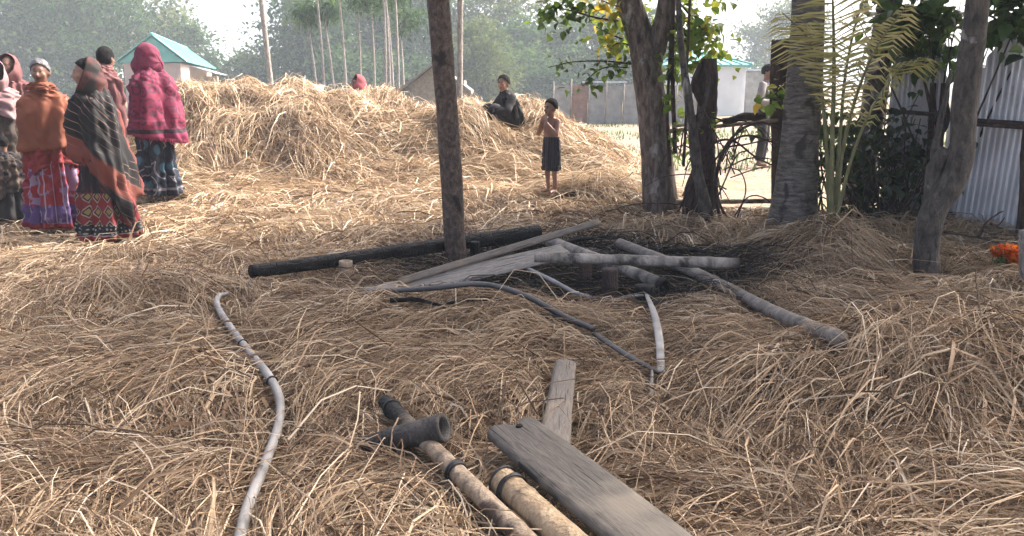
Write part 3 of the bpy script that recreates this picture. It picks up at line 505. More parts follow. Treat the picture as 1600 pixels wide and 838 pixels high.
# far fence of upright sheets and rails
root = empty('sheet_fence', (3.2, 30, 0)); parts = []
for k in range(9):
    x = 1.75 + k * .62; m = MB(); box(m, (x, 30 + .03 * (k % 2), .62 + .04 * math.sin(k * 2.1)), (.6, .04, 1.35)); parts.append(m.build('sheet', M['rust'] if k in (1,) else M['greysheet'], smooth=False))
    m = MB(); tube(m, [(x - .3, 29.93, -.1), (x - .28, 29.93, 1.45 + .1 * math.sin(k))], [.03], 2, 6, raw=True); parts.append(m.build('post', M['bark_pale']))
m = MB(); box(m, (3.3, 30.4, 1.42), (1.5, .9, .05)); parts.append(m.build('awning', M['paleblue'], smooth=False))
adopt(root, parts); tag(root, 'grey sheet fence along the far edge of the field', 'fence')
def pole(name, label, x0, y0, x1, y1, Y, r0, r1, mt, cat='pole', zb=0, ext=2.5):
    b = at(x0, y0, Y); t = at(x1, y1, Y); dz = (t - b) / (t[2] - b[2]); b = b + dz * (zb - b[2]); t = t + dz * ext; root = empty(name, b); m = MB(); tube(m, [b - dz * .2, (b + t) / 2, t], [r0, (r0 + r1) / 2, r1], 14, 10, .03)
    b2 = MB(); q = b + (t - b) * .97; tube(b2, [q - [.25, 0, 0], q + [.25, 0, 0]], [.02], 2, 6, raw=True); adopt(root, [m.build('shaft', mt), b2.build('crosspiece', mt)]); return tag(root, label, cat)
pole('utility_pole', 'tall pale tapering pole leaning slightly beyond the long straw heap', 424, 140, 408, 0, 24, .085, .055, M['bark_pale'])
pole('bamboo_pole', 'pale upright bamboo pole behind the dark burnt-yard post', 718, 160, 719, 0, 15, .055, .05, M['bark_pale'])

# ------------------------------------------------------------------ near trees
def trunk_path(pp): return [at(x, y, Y) for x, y, Y in pp]
def crown_part(center, radii, nclump, per, cs, leaf, seed, lm='leaf'):
    c, pts, tone = cloud(center, radii, nclump, per, cs, seed, .2); mb = leaves(MB(), pts, leaf, seed + 1, rnd=tone); return c, mb
# forked tree
tb = at(1034, 346, 8.2); root = empty('forked_tree', (tb[0], 8.2, 0)); m = MB()
P1 = trunk_path([(1038, 362, 8.2), (1034, 338, 8.2), (1027, 250, 8.2), (1014, 130, 8.2), (1003, 70, 8.2), (985, 10, 8.2), (960, -90, 8.2)]); P1 += [P1[-1] + np.array([-.3, .1, 1.0]), P1[-1] + np.array([-.3, -.2, 2.2])]
tube(m, P1, [.26, .18, .15, .148, .128, .115, .105, .09, .06], 60, 18, .07, 3)
P2 = trunk_path([(1012, 120, 8.22), (1022, 80, 8.22), (1038, 30, 8.2), (1052, -30, 8.2)]); P2 += [P2[-1] + np.array([.35, .2, .9]), P2[-1] + np.array([.9, .1, 2.2])]
tube(m, P2, [.115, .105, .093, .088, .08, .05], 40, 14, .08, 5)
cc, cm = crown_part((tb[0] + .9, 6.9, 4.9), (2.1, 1.9, 1.3), 54, 110, .8, .13, 41); rr_ = rs(5)
for k in range(12):
    e = cc[k * 4]; s0 = (P1[-2] if k % 2 else P2[-2]); tube(m, [s0, (s0 + e) / 2 + [0, 0, .2], e], [.06, .04, .012], 10, 6, .1, k)
cav = MB(); tube(cav, trunk_path([(1010, 92, 8.06), (1012, 108, 8.05), (1014, 118, 8.06)]), [.01, .05, .02], 8, 10, .2, 2, flat=.35)
parts = [m.build('trunk', M['bark_fork']), cm.build('crown', M['leaf'], smooth=False), cav.build('bark_hollow', M['bark_dead'])]
# leafy side twigs that hang into view
tw = MB(); lf = MB(); r = rs(9)
def twig(pts, rad, nleaf, size, seed, tone, spread=.05):
    P = crom(trunk_path(pts), 24); P = P + [0, .22, 0]; tube(tw, P, [rad, rad * .4], 24, 5, raw=True); P = P - [0, .22, 0]; r = rs(seed); C = P[r.randint(4, 24, nleaf)] + r.randn(nleaf, 3) * spread
    C = np.repeat(C, 2, 0) + r.randn(2 * len(C), 3) * .03; leaves(lf, C + [0, .22, 0], size * .66, seed + 1, True, .5, 1.1, np.clip(tone + r.randn(2 * nleaf) * .16, 0, 1))
twig([(1000, 100, 8.1), (950, 95, 7.9), (900, 96, 7.8), (858, 105, 7.7)], .011, 16, .09, 11, .1, .05)
twig([(985, 105, 8.0), (950, 105, 7.9), (925, 120, 7.8), (915, 135, 7.8)], .008, 26, .10, 12, .12, .09)
twig([(970, 30, 8.1), (935, 25, 7.9), (900, 15, 7.8), (868, 8, 7.8)], .012, 26, .11, 13, .08, .08)
twig([(978, 60, 8.1), (955, 50, 8.0), (935, 40, 7.9)], .01, 22, .13, 14, .85, .10)
twig([(980, 10, 8.1), (955, 2, 8.0), (930, -10, 7.9)], .01, 34, .14, 15, .95, .10)
twig([(992, 70, 8.1), (970, 66, 8.0), (955, 78, 7.95)], .01, 22, .11, 16, .7, .07)
twig([(940, -30, 8.0), (905, -15, 7.8), (870, 12, 7.7), (856, 20, 7.7)], .012, 40, .12, 17, .05, .08)
twig([(1052, -20, 8.1), (1085, 20, 8.0), (1112, 50, 7.9), (1128, 62, 7.9)], .012, 80, .13, 18, .62, .12)
twig([(1050, 0, 8.1), (1072, 40, 8.0), (1090, 75, 7.9), (1100, 90, 7.9)], .012, 90, .13, 19, .55, .13)
twig([(1048, 10, 8.2), (1060, 60, 8.1), (1062, 120, 8.0), (1055, 160, 8.0)], .010, 36, .11, 20, .35, .09)
twig([(1000, -10, 8.2), (1010, 20, 8.2), (1016, 45, 8.2)], .008, 20, .12, 21, .2, .08)
parts += [tw.build('twigs', M['bark_dead']), lf.build('hanging_leaves', M['leaf_bright'], smooth=False)]
adopt(root, parts); tag(root, 'thick brown tree trunk forking in two at head height', 'tree')
# slender leaning sapling and climbers by the forked tree
def stems(name, label, paths, mt, cat, leafy=None, lm='leaf_bright'):
    b = at(*paths[0][0][0]); root = empty(name, (b[0], b[1], 0)); parts = []
    for pts, rad in paths: m = MB(); tube(m, trunk_path(pts), rad, 36, 8, .08, len(pts)); parts.append(m.build('stem', mt))
    if leafy is not None:
        lf = MB(); C = np.array([at(x, y, Y) for x, y, Y in leafy]); r = rs(len(leafy)); C = np.repeat(C, 7, 0) + r.randn(len(C) * 7, 3) * .05; leaves(lf, C, .085, len(leafy), True, .3, 1.2, np.clip(.5 + .25 * r.randn(len(C)), 0, 1)); parts.append(lf.build('foliage', M[lm], smooth=False))
    adopt(root, parts); return tag(root, label, cat)
stems('sapling', 'slender grey sapling leaning beside the forked trunk', [([(1112, 372, 7.6), (1106, 345, 7.6), (1090, 270, 7.6), (1082, 200, 7.6), (1072, 130, 7.6), (1064, 70, 7.7), (1060, 0, 7.8), (1056, -60, 7.9)], [.075, .07, .05, .042, .036, .03, .025, .02]), ([(1084, 205, 7.6), (1096, 180, 7.62), (1104, 150, 7.65), (1108, 120, 7.7)], [.03, .022, .015])], M['bark_grey'], 'sapling')
vl = [(1052, 215, 8), (1068, 232, 8), (1098, 178, 7.9), (1106, 165, 7.9), (1050, 160, 8), (1100, 205, 7.8), (1060, 180, 8), (1048, 120, 8), (1080, 95, 8), (1072, 60, 8), (1210, 150, 7.7), (1214, 165, 7.7), (1222, 135, 7.7), (1195, 160, 7.8), (1170, 205, 7.8)]
stems('climbing_vine', 'tangled bare climber looping over the gate rails', [
    ([(1055, 240, 8.0), (1052, 160, 8.0), (1050, 80, 8.0), (1052, 0, 8.0), (1052, -40, 8.0)], [.022, .02, .018]), ([(1047, 260, 8.05), (1043, 190, 8.05), (1045, 120, 8.0), (1048, 40, 8.0)], [.018, .015, .012]), ([(1068, 260, 7.9), (1072, 180, 7.9), (1074, 90, 7.9), (1078, 0, 7.9)], [.014, .012]),
    ([(1126, 350, 7.6), (1118, 290, 7.6), (1128, 240, 7.6), (1155, 205, 7.6), (1190, 192, 7.6), (1225, 205, 7.6)], [.016, .013, .01]), ([(1140, 350, 7.65), (1122, 310, 7.65), (1122, 265, 7.65), (1140, 225, 7.65), (1170, 212, 7.65), (1215, 225, 7.65)], [.014, .012, .008]),
    ([(1090, 260, 7.7), (1115, 225, 7.7), (1145, 220, 7.7), (1180, 245, 7.7), (1215, 262, 7.7)], [.012, .010, .006]), ([(1085, 300, 7.7), (1110, 260, 7.7), (1135, 232, 7.7), (1165, 226, 7.7), (1215, 215, 7.7)], [.012, .009, .006]), ([(1150, 345, 7.6), (1165, 300, 7.6), (1158, 270, 7.6), (1140, 262, 7.6)], [.007, .005]),
    ([(1060, 330, 7.9), (1080, 290, 7.8), (1105, 250, 7.8), (1120, 215, 7.8)], [.012, .008]), ([(1100, 350, 7.5), (1125, 300, 7.5), (1150, 245, 7.55), (1170, 235, 7.6)], [.009, .006]), ([(1075, 200, 7.8), (1090, 180, 7.8), (1130, 188, 7.8)], [.01, .008])] + [([(x0, y0, Yv_), (x0 + dx * .35, y0 - dy, Yv_), (x0 + dx * .75, y0 - dy * .9, Yv_ + .05), (x0 + dx, y0 - dy * .2, Yv_ + .1)], [.007, .006, .003]) for x0, y0, dx, dy, Yv_ in [(rs(900 + q).randint(1060, 1150), rs(930 + q).randint(230, 345), rs(960 + q).randint(-130, 150), rs(990 + q).randint(8, 70), 7.5 + .04 * q) for q in range(24)]], M['bark_dead'], 'vine', vl)
# gate: two weathered posts and bamboo rails
root = empty('yard_gate', at(1160, 340, 8.3) * [1, 1, 0]); parts = []
m = MB(); tube(m, trunk_path([(1098, 372, 7.9), (1098, 300, 7.9), (1102, 200, 7.9), (1106, 140, 7.9), (1108, 92, 7.9)]), [.14, .125, .10, .085, .075], 34, 12, .14, 4); parts.append(m.build('post', M['bark_dead']))
m = MB(); tube(m, trunk_path([(1070, 352, 7.85), (1080, 300, 7.88), (1094, 250, 7.9)]), [.06, .06, .05], 16, 8, .2, 8); parts.append(m.build('brace', M['bark_dead'])); m = MB(); tube(m, trunk_path([(1096, 165, 7.86), (1086, 130, 7.82), (1094, 100, 7.86)]), [.03, .035, .02], 10, 8, .25, 3); parts.append(m.build('splinter', M['bark_dead']))
m = MB(); tube(m, trunk_path([(1226, 350, 8.2), (1226, 250, 8.2), (1224, 150, 8.2), (1226, 62, 8.2)]), [.14, .13, .13, .125], 26, 4, .05, 6); parts.append(m.build('post', M['bark_dead']))
for a_, b_, r_ in (((1046, 205, 8.0), (1215, 188, 8.1), .02), ((1046, 316, 8.1), (1222, 314, 8.15), .026), ((1050, 198, 7.98), (1160, 185, 8.05), .014)):
    m = MB(); tube(m, [at(*a_), at(*b_)], [r_, r_ * .9], 12, 8, .05); parts.append(m.build('rail', M['bamboo_dim']))
m = MB(); tube(m, [at(1130, 190, 7.98), at(1160, 184, 8.0), at(1195, 181, 8.02)], [.03, .04, .03], 14, 9, .25, 7); parts.append(m.build('broken_board', M['bark_dead']))
adopt(root, parts); tag(root, 'rough gate of dark wooden posts and bamboo rails beside the palm trunk', 'gate')
# coconut palm
tb = at(1240, 368, 7.5); root = empty('coconut_palm', (tb[0], 7.5, 0)); m = MB()
PP = trunk_path([(1232, 385, 7.5), (1236, 362, 7.5), (1243, 300, 7.5), (1250, 220, 7.5), (1256, 130, 7.5), (1262, 40, 7.5), (1268, -60, 7.5)]); PP += [PP[-1] + np.array([.1, 0, 1.5]), PP[-1] + np.array([.3, .1, 3.6])]
tube(m, PP, [.33, .245, .19, .168, .155, .138, .132, .125, .11], 110, 20, .035, 6, burn=np.interp(np.linspace(0, 1, 110), [0, .14, .19, 1], [.75, .65, 0, 0]))
def frond(ra, le, pts, n=44, ll=.5, droop=.5, seed=0, raw=False, rad=.016, side=None, tone=.5, start=.22, width=.022):
    P = crom(pts if raw else trunk_path(pts), 60); tube(ra, P, [rad, rad * .7, rad * .2], 60, 7, raw=True); T, Nn, B = frames(P); r = rs(seed)
    if side is not None:
        S = np.cross(T, np.asarray(side, float)); S /= np.linalg.norm(S, axis=1)[:, None]
    else: S = np.cross(T, [0, 0, 1.]); S /= np.linalg.norm(S, axis=1)[:, None] + 1e-6
    for sg in (-1, 1):
        u = np.linspace(start, .99, n) + r.randn(n) * .004; i = np.clip((u * 59).astype(int), 0, 59); p0 = P[i]; s = S[i] * sg; t = T[i]; L = ll * (np.sin(np.clip((u - start) / (1 - start), 0, 1) * np.pi * .8 + .45)) * (.85 + .3 * r.rand(n))
        d0 = s * .93 + t * .32 + r.randn(n, 3) * .09; d0 /= np.linalg.norm(d0, axis=1)[:, None]; dz = np.array([0, 0, -1.]) * droop
        p1 = p0 + d0 * (L * .5)[:, None] + dz * (L * .08)[:, None]; p2 = p0 + d0 * (L * .92)[:, None] + dz * (L * .42)[:, None]
        wv = t - d0 * (t * d0).sum(1)[:, None] + r.randn(n, 3) * .25; wv /= np.linalg.norm(wv, axis=1)[:, None]; w1 = wv * width * .5
        V = np.stack([p0 - w1 * .5, p0 + w1 * .5, p1 - w1, p1 + w1, p2], 1); f = (np.arange(n) * 5)[:, None]
        le.add(V.reshape(-1, 3), [f + np.array([[0, 1, 3, 2]]), f + np.array([[2, 3, 4]])], np.repeat(np.clip(tone + .2 * r.randn(n), 0, 1), 5))
ra, le = MB(), MB(); top = PP[-1]; r = rs(31)
for k in range(12):
    a = k * 2.4; el = .15 + .7 * r.rand(); Lf = 2.2; d = np.array([math.cos(a), math.sin(a), 0]); frond(ra, le, [top, top + d * Lf * .4 + [0, 0, Lf * .35 * el * 2], top + d * Lf * .8 + [0, 0, Lf * .3 * el], top + d * Lf * 1.05 + [0, 0, -Lf * (.3 - .3 * el)]], 40, .6, .8, k, True, .03, tone=.3, width=.04)
adopt(root, [m.build('trunk', M['palm']), ra.build('midribs', M['bamboo_dim']), le.build('crown', M['frond'], smooth=False)]); tag(root, 'ringed grey coconut palm trunk flaring at its foot beside the gate', 'palm tree')
# young palm with long feathery fronds in front of the fence
root = empty('palm_sapling', at(1300, 335, 7.1) * [1, 1, 0]); parts = []
for q, (pts, kw) in enumerate([([(1299, 345, 7.1), (1300, 230, 7.1), (1303, 120, 7.1), (1302, 30, 7.0), (1298, -70, 6.8)], dict(n=40, ll=.42, droop=.3, rad=.024, side=(0, -1, 0), tone=.6, start=.40, width=.021)),
        ([(1306, 340, 7.15), (1316, 240, 7.15), (1338, 150, 7.1), (1372, 70, 7.0), (1420, 5, 6.8)], dict(n=40, ll=.52, droop=.9, rad=.02, tone=.65, start=.38, width=.021)),
        ([(1296, 340, 7.2), (1291, 230, 7.2), (1282, 130, 7.2), (1262, 60, 7.1), (1222, 20, 6.9)], dict(n=38, ll=.50, droop=.9, rad=.02, tone=.6, start=.40, width=.021)),
        ([(1303, 340, 7.2), (1312, 220, 7.25), (1322, 110, 7.3), (1345, 10, 7.3), (1380, -60, 7.2)], dict(n=36, ll=.46, droop=.7, rad=.018, tone=.8, start=.36, width=.02)),
        ([(1308, 338, 7.05), (1330, 250, 7.0), (1362, 170, 6.9), (1405, 110, 6.8), (1442, 90, 6.6)], dict(n=34, ll=.46, droop=1.0, rad=.016, tone=.55, start=.42, width=.02))]):
    ra, le = MB(), MB(); frond(ra, le, pts, seed=50 + q, **kw); o = ra.build('frond', M['petiole']); o2 = le.build('leaflets', M['frond'], smooth=False); o2.parent = o; parts.append(o)
adopt(root, parts); tag(root, 'young palm with long feathery yellow-green fronds', 'palm tree')
# leaning trunk behind the young palm
tree_l = empty('leaning_tree', at(1345, 290, 8.4) * [1, 1, 0]); m = MB(); PL = trunk_path([(1340, 320, 8.4), (1350, 250, 8.4), (1364, 170, 8.4), (1376, 90, 8.4), (1390, 0, 8.4)]); PL += [PL[-1] + np.array([.3, .1, 1.2]), PL[-1] + np.array([.6, .2, 2.4])]
tube(m, PL, [.15, .13, .12, .11, .105, .10, .06], 50, 14, .08, 12); cc, cm = crown_part(PL[-1] + [.5, -.6, .5], (2.3, 2.2, 1.4), 46, 110, .8, .13, 61)
for k in range(8): e = cc[k * 5]; tube(m, [PL[-1], (PL[-1] + e) / 2 + [0, 0, .15], e], [.05, .03, .01], 9, 6, .1, k)
adopt(tree_l, [m.build('trunk', M['bark_grey']), cm.build('crown', M['leaf'], smooth=False)]); tag(tree_l, 'shaded grey trunk leaning behind the young palm fronds', 'tree')
# curved tree
root = empty('curved_tree', at(1450, 440, 5.7) * [1, 1, 0]); m = MB()
PC = trunk_path([(1452, 475, 5.7), (1448, 430, 5.7), (1448, 378, 5.7), (1460, 328, 5.7), (1486, 288, 5.7), (1503, 235, 5.7), (1508, 150, 5.7), (1520, 70, 5.7), (1527, 0, 5.7), (1534, -70, 5.7)]); PC += [PC[-1] + np.array([.1, .1, 1.0]), PC[-1] + np.array([.1, .3, 2.2])]
tube(m, PC, [.13, .092, .082, .083, .086, .083, .08, .076, .072, .07, .066, .05], 80, 18, .07, 8)
stb = MB(); tube(stb, trunk_path([(1455, 350, 5.72), (1458, 300, 5.78), (1463, 262, 5.8), (1476, 235, 5.74)]), [.06, .055, .06, .04], 24, 10, .14, 9); tube(stb, trunk_path([(1460, 262, 5.8), (1462, 225, 5.85), (1476, 160, 5.9), (1486, 110, 5.95)]), [.035, .02, .012], 20, 8, .1, 10)
cc, cm = crown_part(PC[-1] + [0, .4, .6], (2.5, 2.2, 1.4), 46, 110, .75, .12, 71)
for k in range(9): e = cc[k * 4]; tube(m, [PC[-1], (PC[-1] + e) / 2 + [0, 0, .15], e], [.05, .03, .01], 9, 6, .1, k)
adopt(root, [m.build('trunk', M['bark_grey']), stb.build('side_limb', M['bark_grey']), cm.build('crown', M['leaf'], smooth=False)]); tag(root, 'smooth grey tree with an S-curved trunk in front of the tin fence', 'tree')
# trees beyond the tin fence, their low leaves showing above it
tree('broadleaf_tree', 'dark-leaved tree overhanging the tin fence behind the curved trunk', (5.6, 8.6, 0), 3.2, .15, (4.9, 8.3, 4.3), (2.0, 1.5, 1.6), .14, M['leaf'], M['bark_grey'], 81, 60, 120, .6, six=False, limbs=9, group='trees along the tin fence')
tree('broadleaf_tree', 'leafy tree outside the tin fence at its near end', (6.6, 5.4, 0), 3.4, .16, (6.2, 5.6, 4.4), (2.4, 2.3, 2.0), .14, M['leaf'], M['bark_grey'], 82, 60, 120, .75, limbs=9, group='trees along the tin fence')
# dark scrub at the foot of the fence
def bush(name, label, pts, n, spread, size, seed, lm, stemn=10):
    C0 = np.array([at(*p) for p in pts]); r = rs(seed); C = C0[r.randint(0, len(C0), n)] + r.randn(n, 3) * spread; C[:, 2] = np.maximum(C[:, 2], .1); b = np.array([C0[:, 0].mean(), C0[:, 1].mean(), 0]); root = empty(name, b)
    lf = leaves(MB(), C, size, seed + 1, True, .5, 1.0); sm = MB()
    for k in range(stemn): e = C[r.randint(n)]; s0 = b + np.array([r.randn() * .15, r.randn() * .1, 0]); tube(sm, [s0, (s0 + e) / 2 + r.randn(3) * .08, e + r.randn(3) * .1], [.014, .01, .004], 10, 5)
    adopt(root, [lf.build('foliage', M[lm], smooth=False), sm.build('stem', M['bark_dead'])]); return tag(root, label, 'bush')
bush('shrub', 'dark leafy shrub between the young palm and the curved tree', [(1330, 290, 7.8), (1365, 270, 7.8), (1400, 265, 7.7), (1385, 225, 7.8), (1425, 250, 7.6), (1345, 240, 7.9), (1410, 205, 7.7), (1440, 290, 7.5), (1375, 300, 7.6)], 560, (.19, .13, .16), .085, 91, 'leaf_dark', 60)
bush('shrub', 'leafy branches hanging over the top of the tin fence', [(1405, 40, 8.0), (1430, 70, 8.0), (1450, 40, 8.0), (1475, 30, 7.8), (1440, 15, 8.0), (1465, 80, 7.8), (1575, 0, 7.0), (1590, 25, 6.9), (1560, 30, 7.0), (1590, -10, 6.9), (1420, 20, 8.2)], 640, (.14, .1, .12), .13, 93, 'leaf', 12)
bush('shrub', 'thin leafy shrub behind the palm trunk at the gate', [(1285, 180, 7.9), (1280, 215, 7.9), (1325, 200, 7.9), (1290, 250, 7.9), (1320, 230, 7.9)], 220, (.07, .06, .1), .09, 95, 'leaf', 8)

# ------------------------------------------------------------------ tin fence
root = empty('tin_fence', (4.2, 7.4, 0)); parts = []
def sheet(a, b, z0, z1, lean, seed, round_tl=0.0, round_tr=0, nc=11, cut=0):
    """corrugated sheet standing from a to b (plan), real thickness"""
    a = np.asarray(a, float); b = np.asarray(b, float); d = b - a; L = np.linalg.norm(d); d /= L; nrm = np.array([-d[1], d[0]]); nu, nv = nc * 8 + 1, 16
    u = np.linspace(0, 1, nu); v = np.linspace(0, 1, nv); topz = z1 - round_tl * (1 - np.clip(u / .32, 0, 1)) ** 2 * 1.0 - round_tr * (np.clip((u - .68) / .32, 0, 1)) ** 2 + .02 * np.sin(u * 17 + seed)
    Z = z0 + v[:, None] * (topz[None] - z0); off = .022 * np.sin(u * nc * 2 * np.pi)[None] + lean * (Z - z0) + .03 * np.sin(v[:, None] * 2.2 + seed) * np.sin(u[None] * 2.5 + seed)
    XY = a + (u[:, None] * L) * d; V = np.stack([XY[None, :, 0] + off * nrm[0], XY[None, :, 1] + off * nrm[1], Z], -1).reshape(-1, 3)
    V2 = V + np.array([nrm[0], nrm[1], 0]) * .003; i = np.arange(nv - 1)[:, None] * nu; j = np.arange(nu - 1)[None]; q = np.stack([i + j, i + j + 1, i + nu + j + 1, i + nu + j], -1).reshape(-1, 4); m = MB(); m.add(np.vstack([V, V2]), [q, q[:, ::-1] + len(V)])
    parts.append(m.build('sheet', M['tin'])); return m
def pl(px, Y): return np.array([(at(px, 300, Y))[0], Y])
sheet(at(1372, 320, 8.3)[:2], at(1432, 300, 8.05)[:2], -.05, 1.82, .02, 1, .12, .05, 8)
sheet(at(1424, 320, 8.12)[:2], at(1466, 300, 7.85)[:2], -.05, 1.72, -.05, 2, .15, .25, 6)
sheet(at(1462, 320, 7.9)[:2], at(1506, 300, 7.45)[:2], -.05, 1.62, .03, 3, .3, .1, 6)
sheet(at(1498, 320, 7.42)[:2], at(1602, 300, 6.9)[:2], -.05, 1.82, .06, 4, .28, .02, 10)
sheet(at(1590, 320, 6.96)[:2], at(1700, 300, 6.4)[:2], -.05, 1.84, .05, 5, 0, .05, 10)
for a_, b_, r_ in (((1498, 187, 7.28), (1640, 196, 6.75), .02), ((1498, 193, 7.26), (1640, 202, 6.72), .016), ((1366, 172, 8.2), (1500, 182, 7.4), .02), ((1500, 372, 7.25), (1640, 392, 6.7), .02)):
    m = MB(); tube(m, [at(*a_), at(*b_)], [r_], 14, 8, .08); parts.append(m.build('rail', M['bark_dead']))
for pts, r_ in (([(1598, 430, 6.7), (1602, 330, 6.72), (1606, 250, 6.74), (1610, 190, 6.75)], .06), ([(1464, 330, 7.7), (1468, 230, 7.75), (1476, 130, 7.75)], .035), ([(1440, 330, 7.85), (1452, 240, 7.85), (1458, 130, 7.85)], .03)):
    m = MB(); tube(m, trunk_path(pts), [r_, r_ * .85], 18, 9, .12, 3); parts.append(m.build('post', M['bark_dead']))
adopt(root, parts); tag(root, 'leaning corrugated tin fence behind the curved tree', 'fence')
m = MB(); tube(m, trunk_path([(1478, 150, 7.5), (1482, 185, 7.5), (1474, 205, 7.5), (1472, 180, 7.52), (1476, 155, 7.52)]), [.016], 30, 7); o = m.build('rope_loop', M['wire']); tag(o, 'black rope loop hanging on the tin fence beside the curved tree', 'rope')
m = MB(); tube(m, trunk_path([(1610, 530, 4.9), (1604, 470, 4.9), (1600, 420, 4.9), (1600, 360, 4.9)]), [.035, .03, .028], 16, 10, .05); o = m.build('fence_stake', M['bark_pale']); tag(o, 'pale round stake beside the orange blossoms', 'stake')
# twigs against the fence foot
m = MB()
for pts in ([(1475, 362, 6.3), (1510, 368, 6.3), (1545, 375, 6.3), (1570, 385, 6.3)], [(1528, 372, 6.3), (1540, 350, 6.35), (1558, 335, 6.4), (1568, 330, 6.4)], [(1548, 350, 6.35), (1560, 352, 6.4), (1570, 340, 6.4)], [(1535, 360, 6.3), (1552, 366, 6.3), (1568, 362, 6.3)]): tube(m, trunk_path(pts), [.012, .008, .004], 14, 5, .2)
o = m.build('dry_branch', M['bark_dead']); tag(o, 'dark dry forked branch lying at the foot of the tin fence', 'branch')
# orange blossoms
M['orange'] = leaf_mat('orange_petal', [(0, (.35, .06, .005)), (.5, (.60, .14, .008)), (1, (.75, .26, .02))], .3)
for k, (px, py, Y, R_) in enumerate([(1574, 397, 5.6, .085), (1600, 408, 5.5, .08)]):
    c = at(px, py, Y); root = empty('flower_cluster', (c[0], c[1], .1)); pm = MB(); r = rs(200 + k); n = 520; d = r.randn(n, 3); d /= np.linalg.norm(d, axis=1)[:, None]; d[:, 2] = np.abs(d[:, 2]) * .9 - .15
    leaves(pm, c + d * R_ * np.array([1.15, .9, .7]) * (.75 + .25 * r.rand(n))[:, None], .035, 210 + k, False, -.3, 1.5, np.clip(.5 + .25 * r.randn(n), 0, 1)); sm = MB()
    for q in range(6): tube(sm, [c + [r.randn() * .02, r.randn() * .02, -R_ * .2], c + [r.randn() * .05, r.randn() * .05, -.15], c * [1, 1, 0] + [r.randn() * .06, r.randn() * .06, .1]], [.004], 6, 5)
    lm = leaves(MB(), c + r.randn(40, 3) * .06 + [0, 0, -.09], .06, 220 + k, True); adopt(root, [pm.build('petals', M['orange'], smooth=False), sm.build('stem', M['leaf']), lm.build('foliage', M['leaf'], smooth=False)])
    tag(root, ['larger clump of orange blossoms at the foot of the tin fence', 'smaller orange blossom clump behind the pale stake'][k], 'flowers', 'orange blossoms by the fence')

# ------------------------------------------------------------------ burnt timbers in the yard
def node_tube(mb, a, b, rad, nodes, mt=None, seed=0, hollow=False, mid=None, n=60, burn=0, rad2=None, flare=.10, sides=14, rough=.03):
    """bamboo culm: ridged nodes at intervals"""
    pts = [a, b] if mid is None else [a, *mid, b]; P = crom(pts, n) if len(pts) > 2 else np.linspace(np.asarray(a), np.asarray(b), n)
    t = np.linspace(0, 1, n); R = rad + ((rad2 or rad) - rad) * t
    for q in nodes: R = R * (1 + flare * np.exp(-((t - q) * n / 1.3) ** 2) - .03 * np.exp(-((t - q) * n / 3.5) ** 2))
    burn = np.asarray(burn) * np.ones(n)
    for q in nodes: burn = np.maximum(burn, .55 * np.exp(-((t - q) * n / .9) ** 2))
    T, Nn, B = frames(P); tube_raw(mb, P, R, sides, rough, seed, hollow, burn); return mb
def tube_raw(mb, P, R, sides, rough, seed, hollow, burn):
    n = len(P); R = np.asarray(R); mbn = np.asarray(burn) * np.ones(n); tube(mb, P, R, n, sides, rough, seed, True, 1.0, .5, mbn, 0, hollow, True)
def single(name, label, cat, mb, mt, group=None): return tag(mb.build(name, mt), label, cat, group)
DG = 'burnt poles and boards in the yard'
def fp(px, py, lift):
    """first point of the straw surface (plus lift) along a sight line"""
    d = ray(px, py); t = np.linspace(1.2, 40, 12000); q = d[None] * t[:, None]; z = q[:, 2] + CAM_H
    k = int(np.argmax(z <= H(q[:, 0], q[:, 1]) + lift)); p = q[k].copy(); p[2] = z[k]; return p
def zp(pp): return [ong(x, y, z) for x, y, z in pp]
def lay(P, rad, k=1.0): CLEAR.append((crom(np.asarray(P), 60) if len(P) > 2 else np.linspace(np.asarray(P[0]), np.asarray(P[1]), 60), rad * k))
# upright dark post
b = ong(713, 414, .05); t = at(684, -10, b[1] + .12); t2 = t + (t - b) * .6
m = MB(); tube(m, [b - (t - b) * .12, b, (b + t) / 2 + [.01, 0, 0], t, t2], [.092, .085, .082, .082, .075], 90, 16, .045, 5); single('standing_post', 'dark upright trunk post rising from the burnt yard', 'post', m, M['areca'])
bn = lambda lo, hi, n=60: np.clip((np.linspace(0, 1, n) - lo) / max(hi - lo, 1e-3), 0, 1)
P = [at(392, 425, 5.25), at(560, 402, 5.8), at(712, 380, 6.45), at(842, 364, 6.75)]; lay(P, .08)
m = MB(); tube(m, P, [.044, .05, .056, .066], 80, 14, .07, 6); single('charred_pole', 'long blackened log lying behind the upright post', 'pole', m, M['char'], DG)
P = zp([(835, 402, .29), (1155, 412, .25)]); lay(P, .06)
m = MB(); node_tube(m, P[0], P[1], .034, [.12, .42, .62, .85], seed=2, burn=np.clip(bn(.93, 1.0) + .6 * np.exp(-((np.linspace(0, 1, 60) - .40) / .02) ** 2), 0, 1), hollow=True, rad2=.039, rough=.06); single('bamboo_pole', 'ash-grey bamboo pole lying level across the burnt stumps', 'bamboo', m, M['bamboo_grey'], DG)
P = zp([(858, 376, .19), (1040, 446, .14)]); lay(P, .07)
m = MB(); node_tube(m, P[0], P[1], .041, [.3, .55, .7, .9], rough=.07, seed=3, burn=np.clip(bn(.9, 1.) + .8 * np.clip(np.sin(np.linspace(0, 40, 60)) - .3, 0, 1) * (np.linspace(0, 1, 60) > .5), 0, 1), hollow=True); single('bamboo_pole', 'short scorched bamboo pole with a black hollow end', 'bamboo', m, M['bamboo_grey'], DG)
P = [ong(968, 380, .16), fp(1090, 428, .07), fp(1210, 488, .07), fp(1312, 530, .04)]; lay(P, .07)
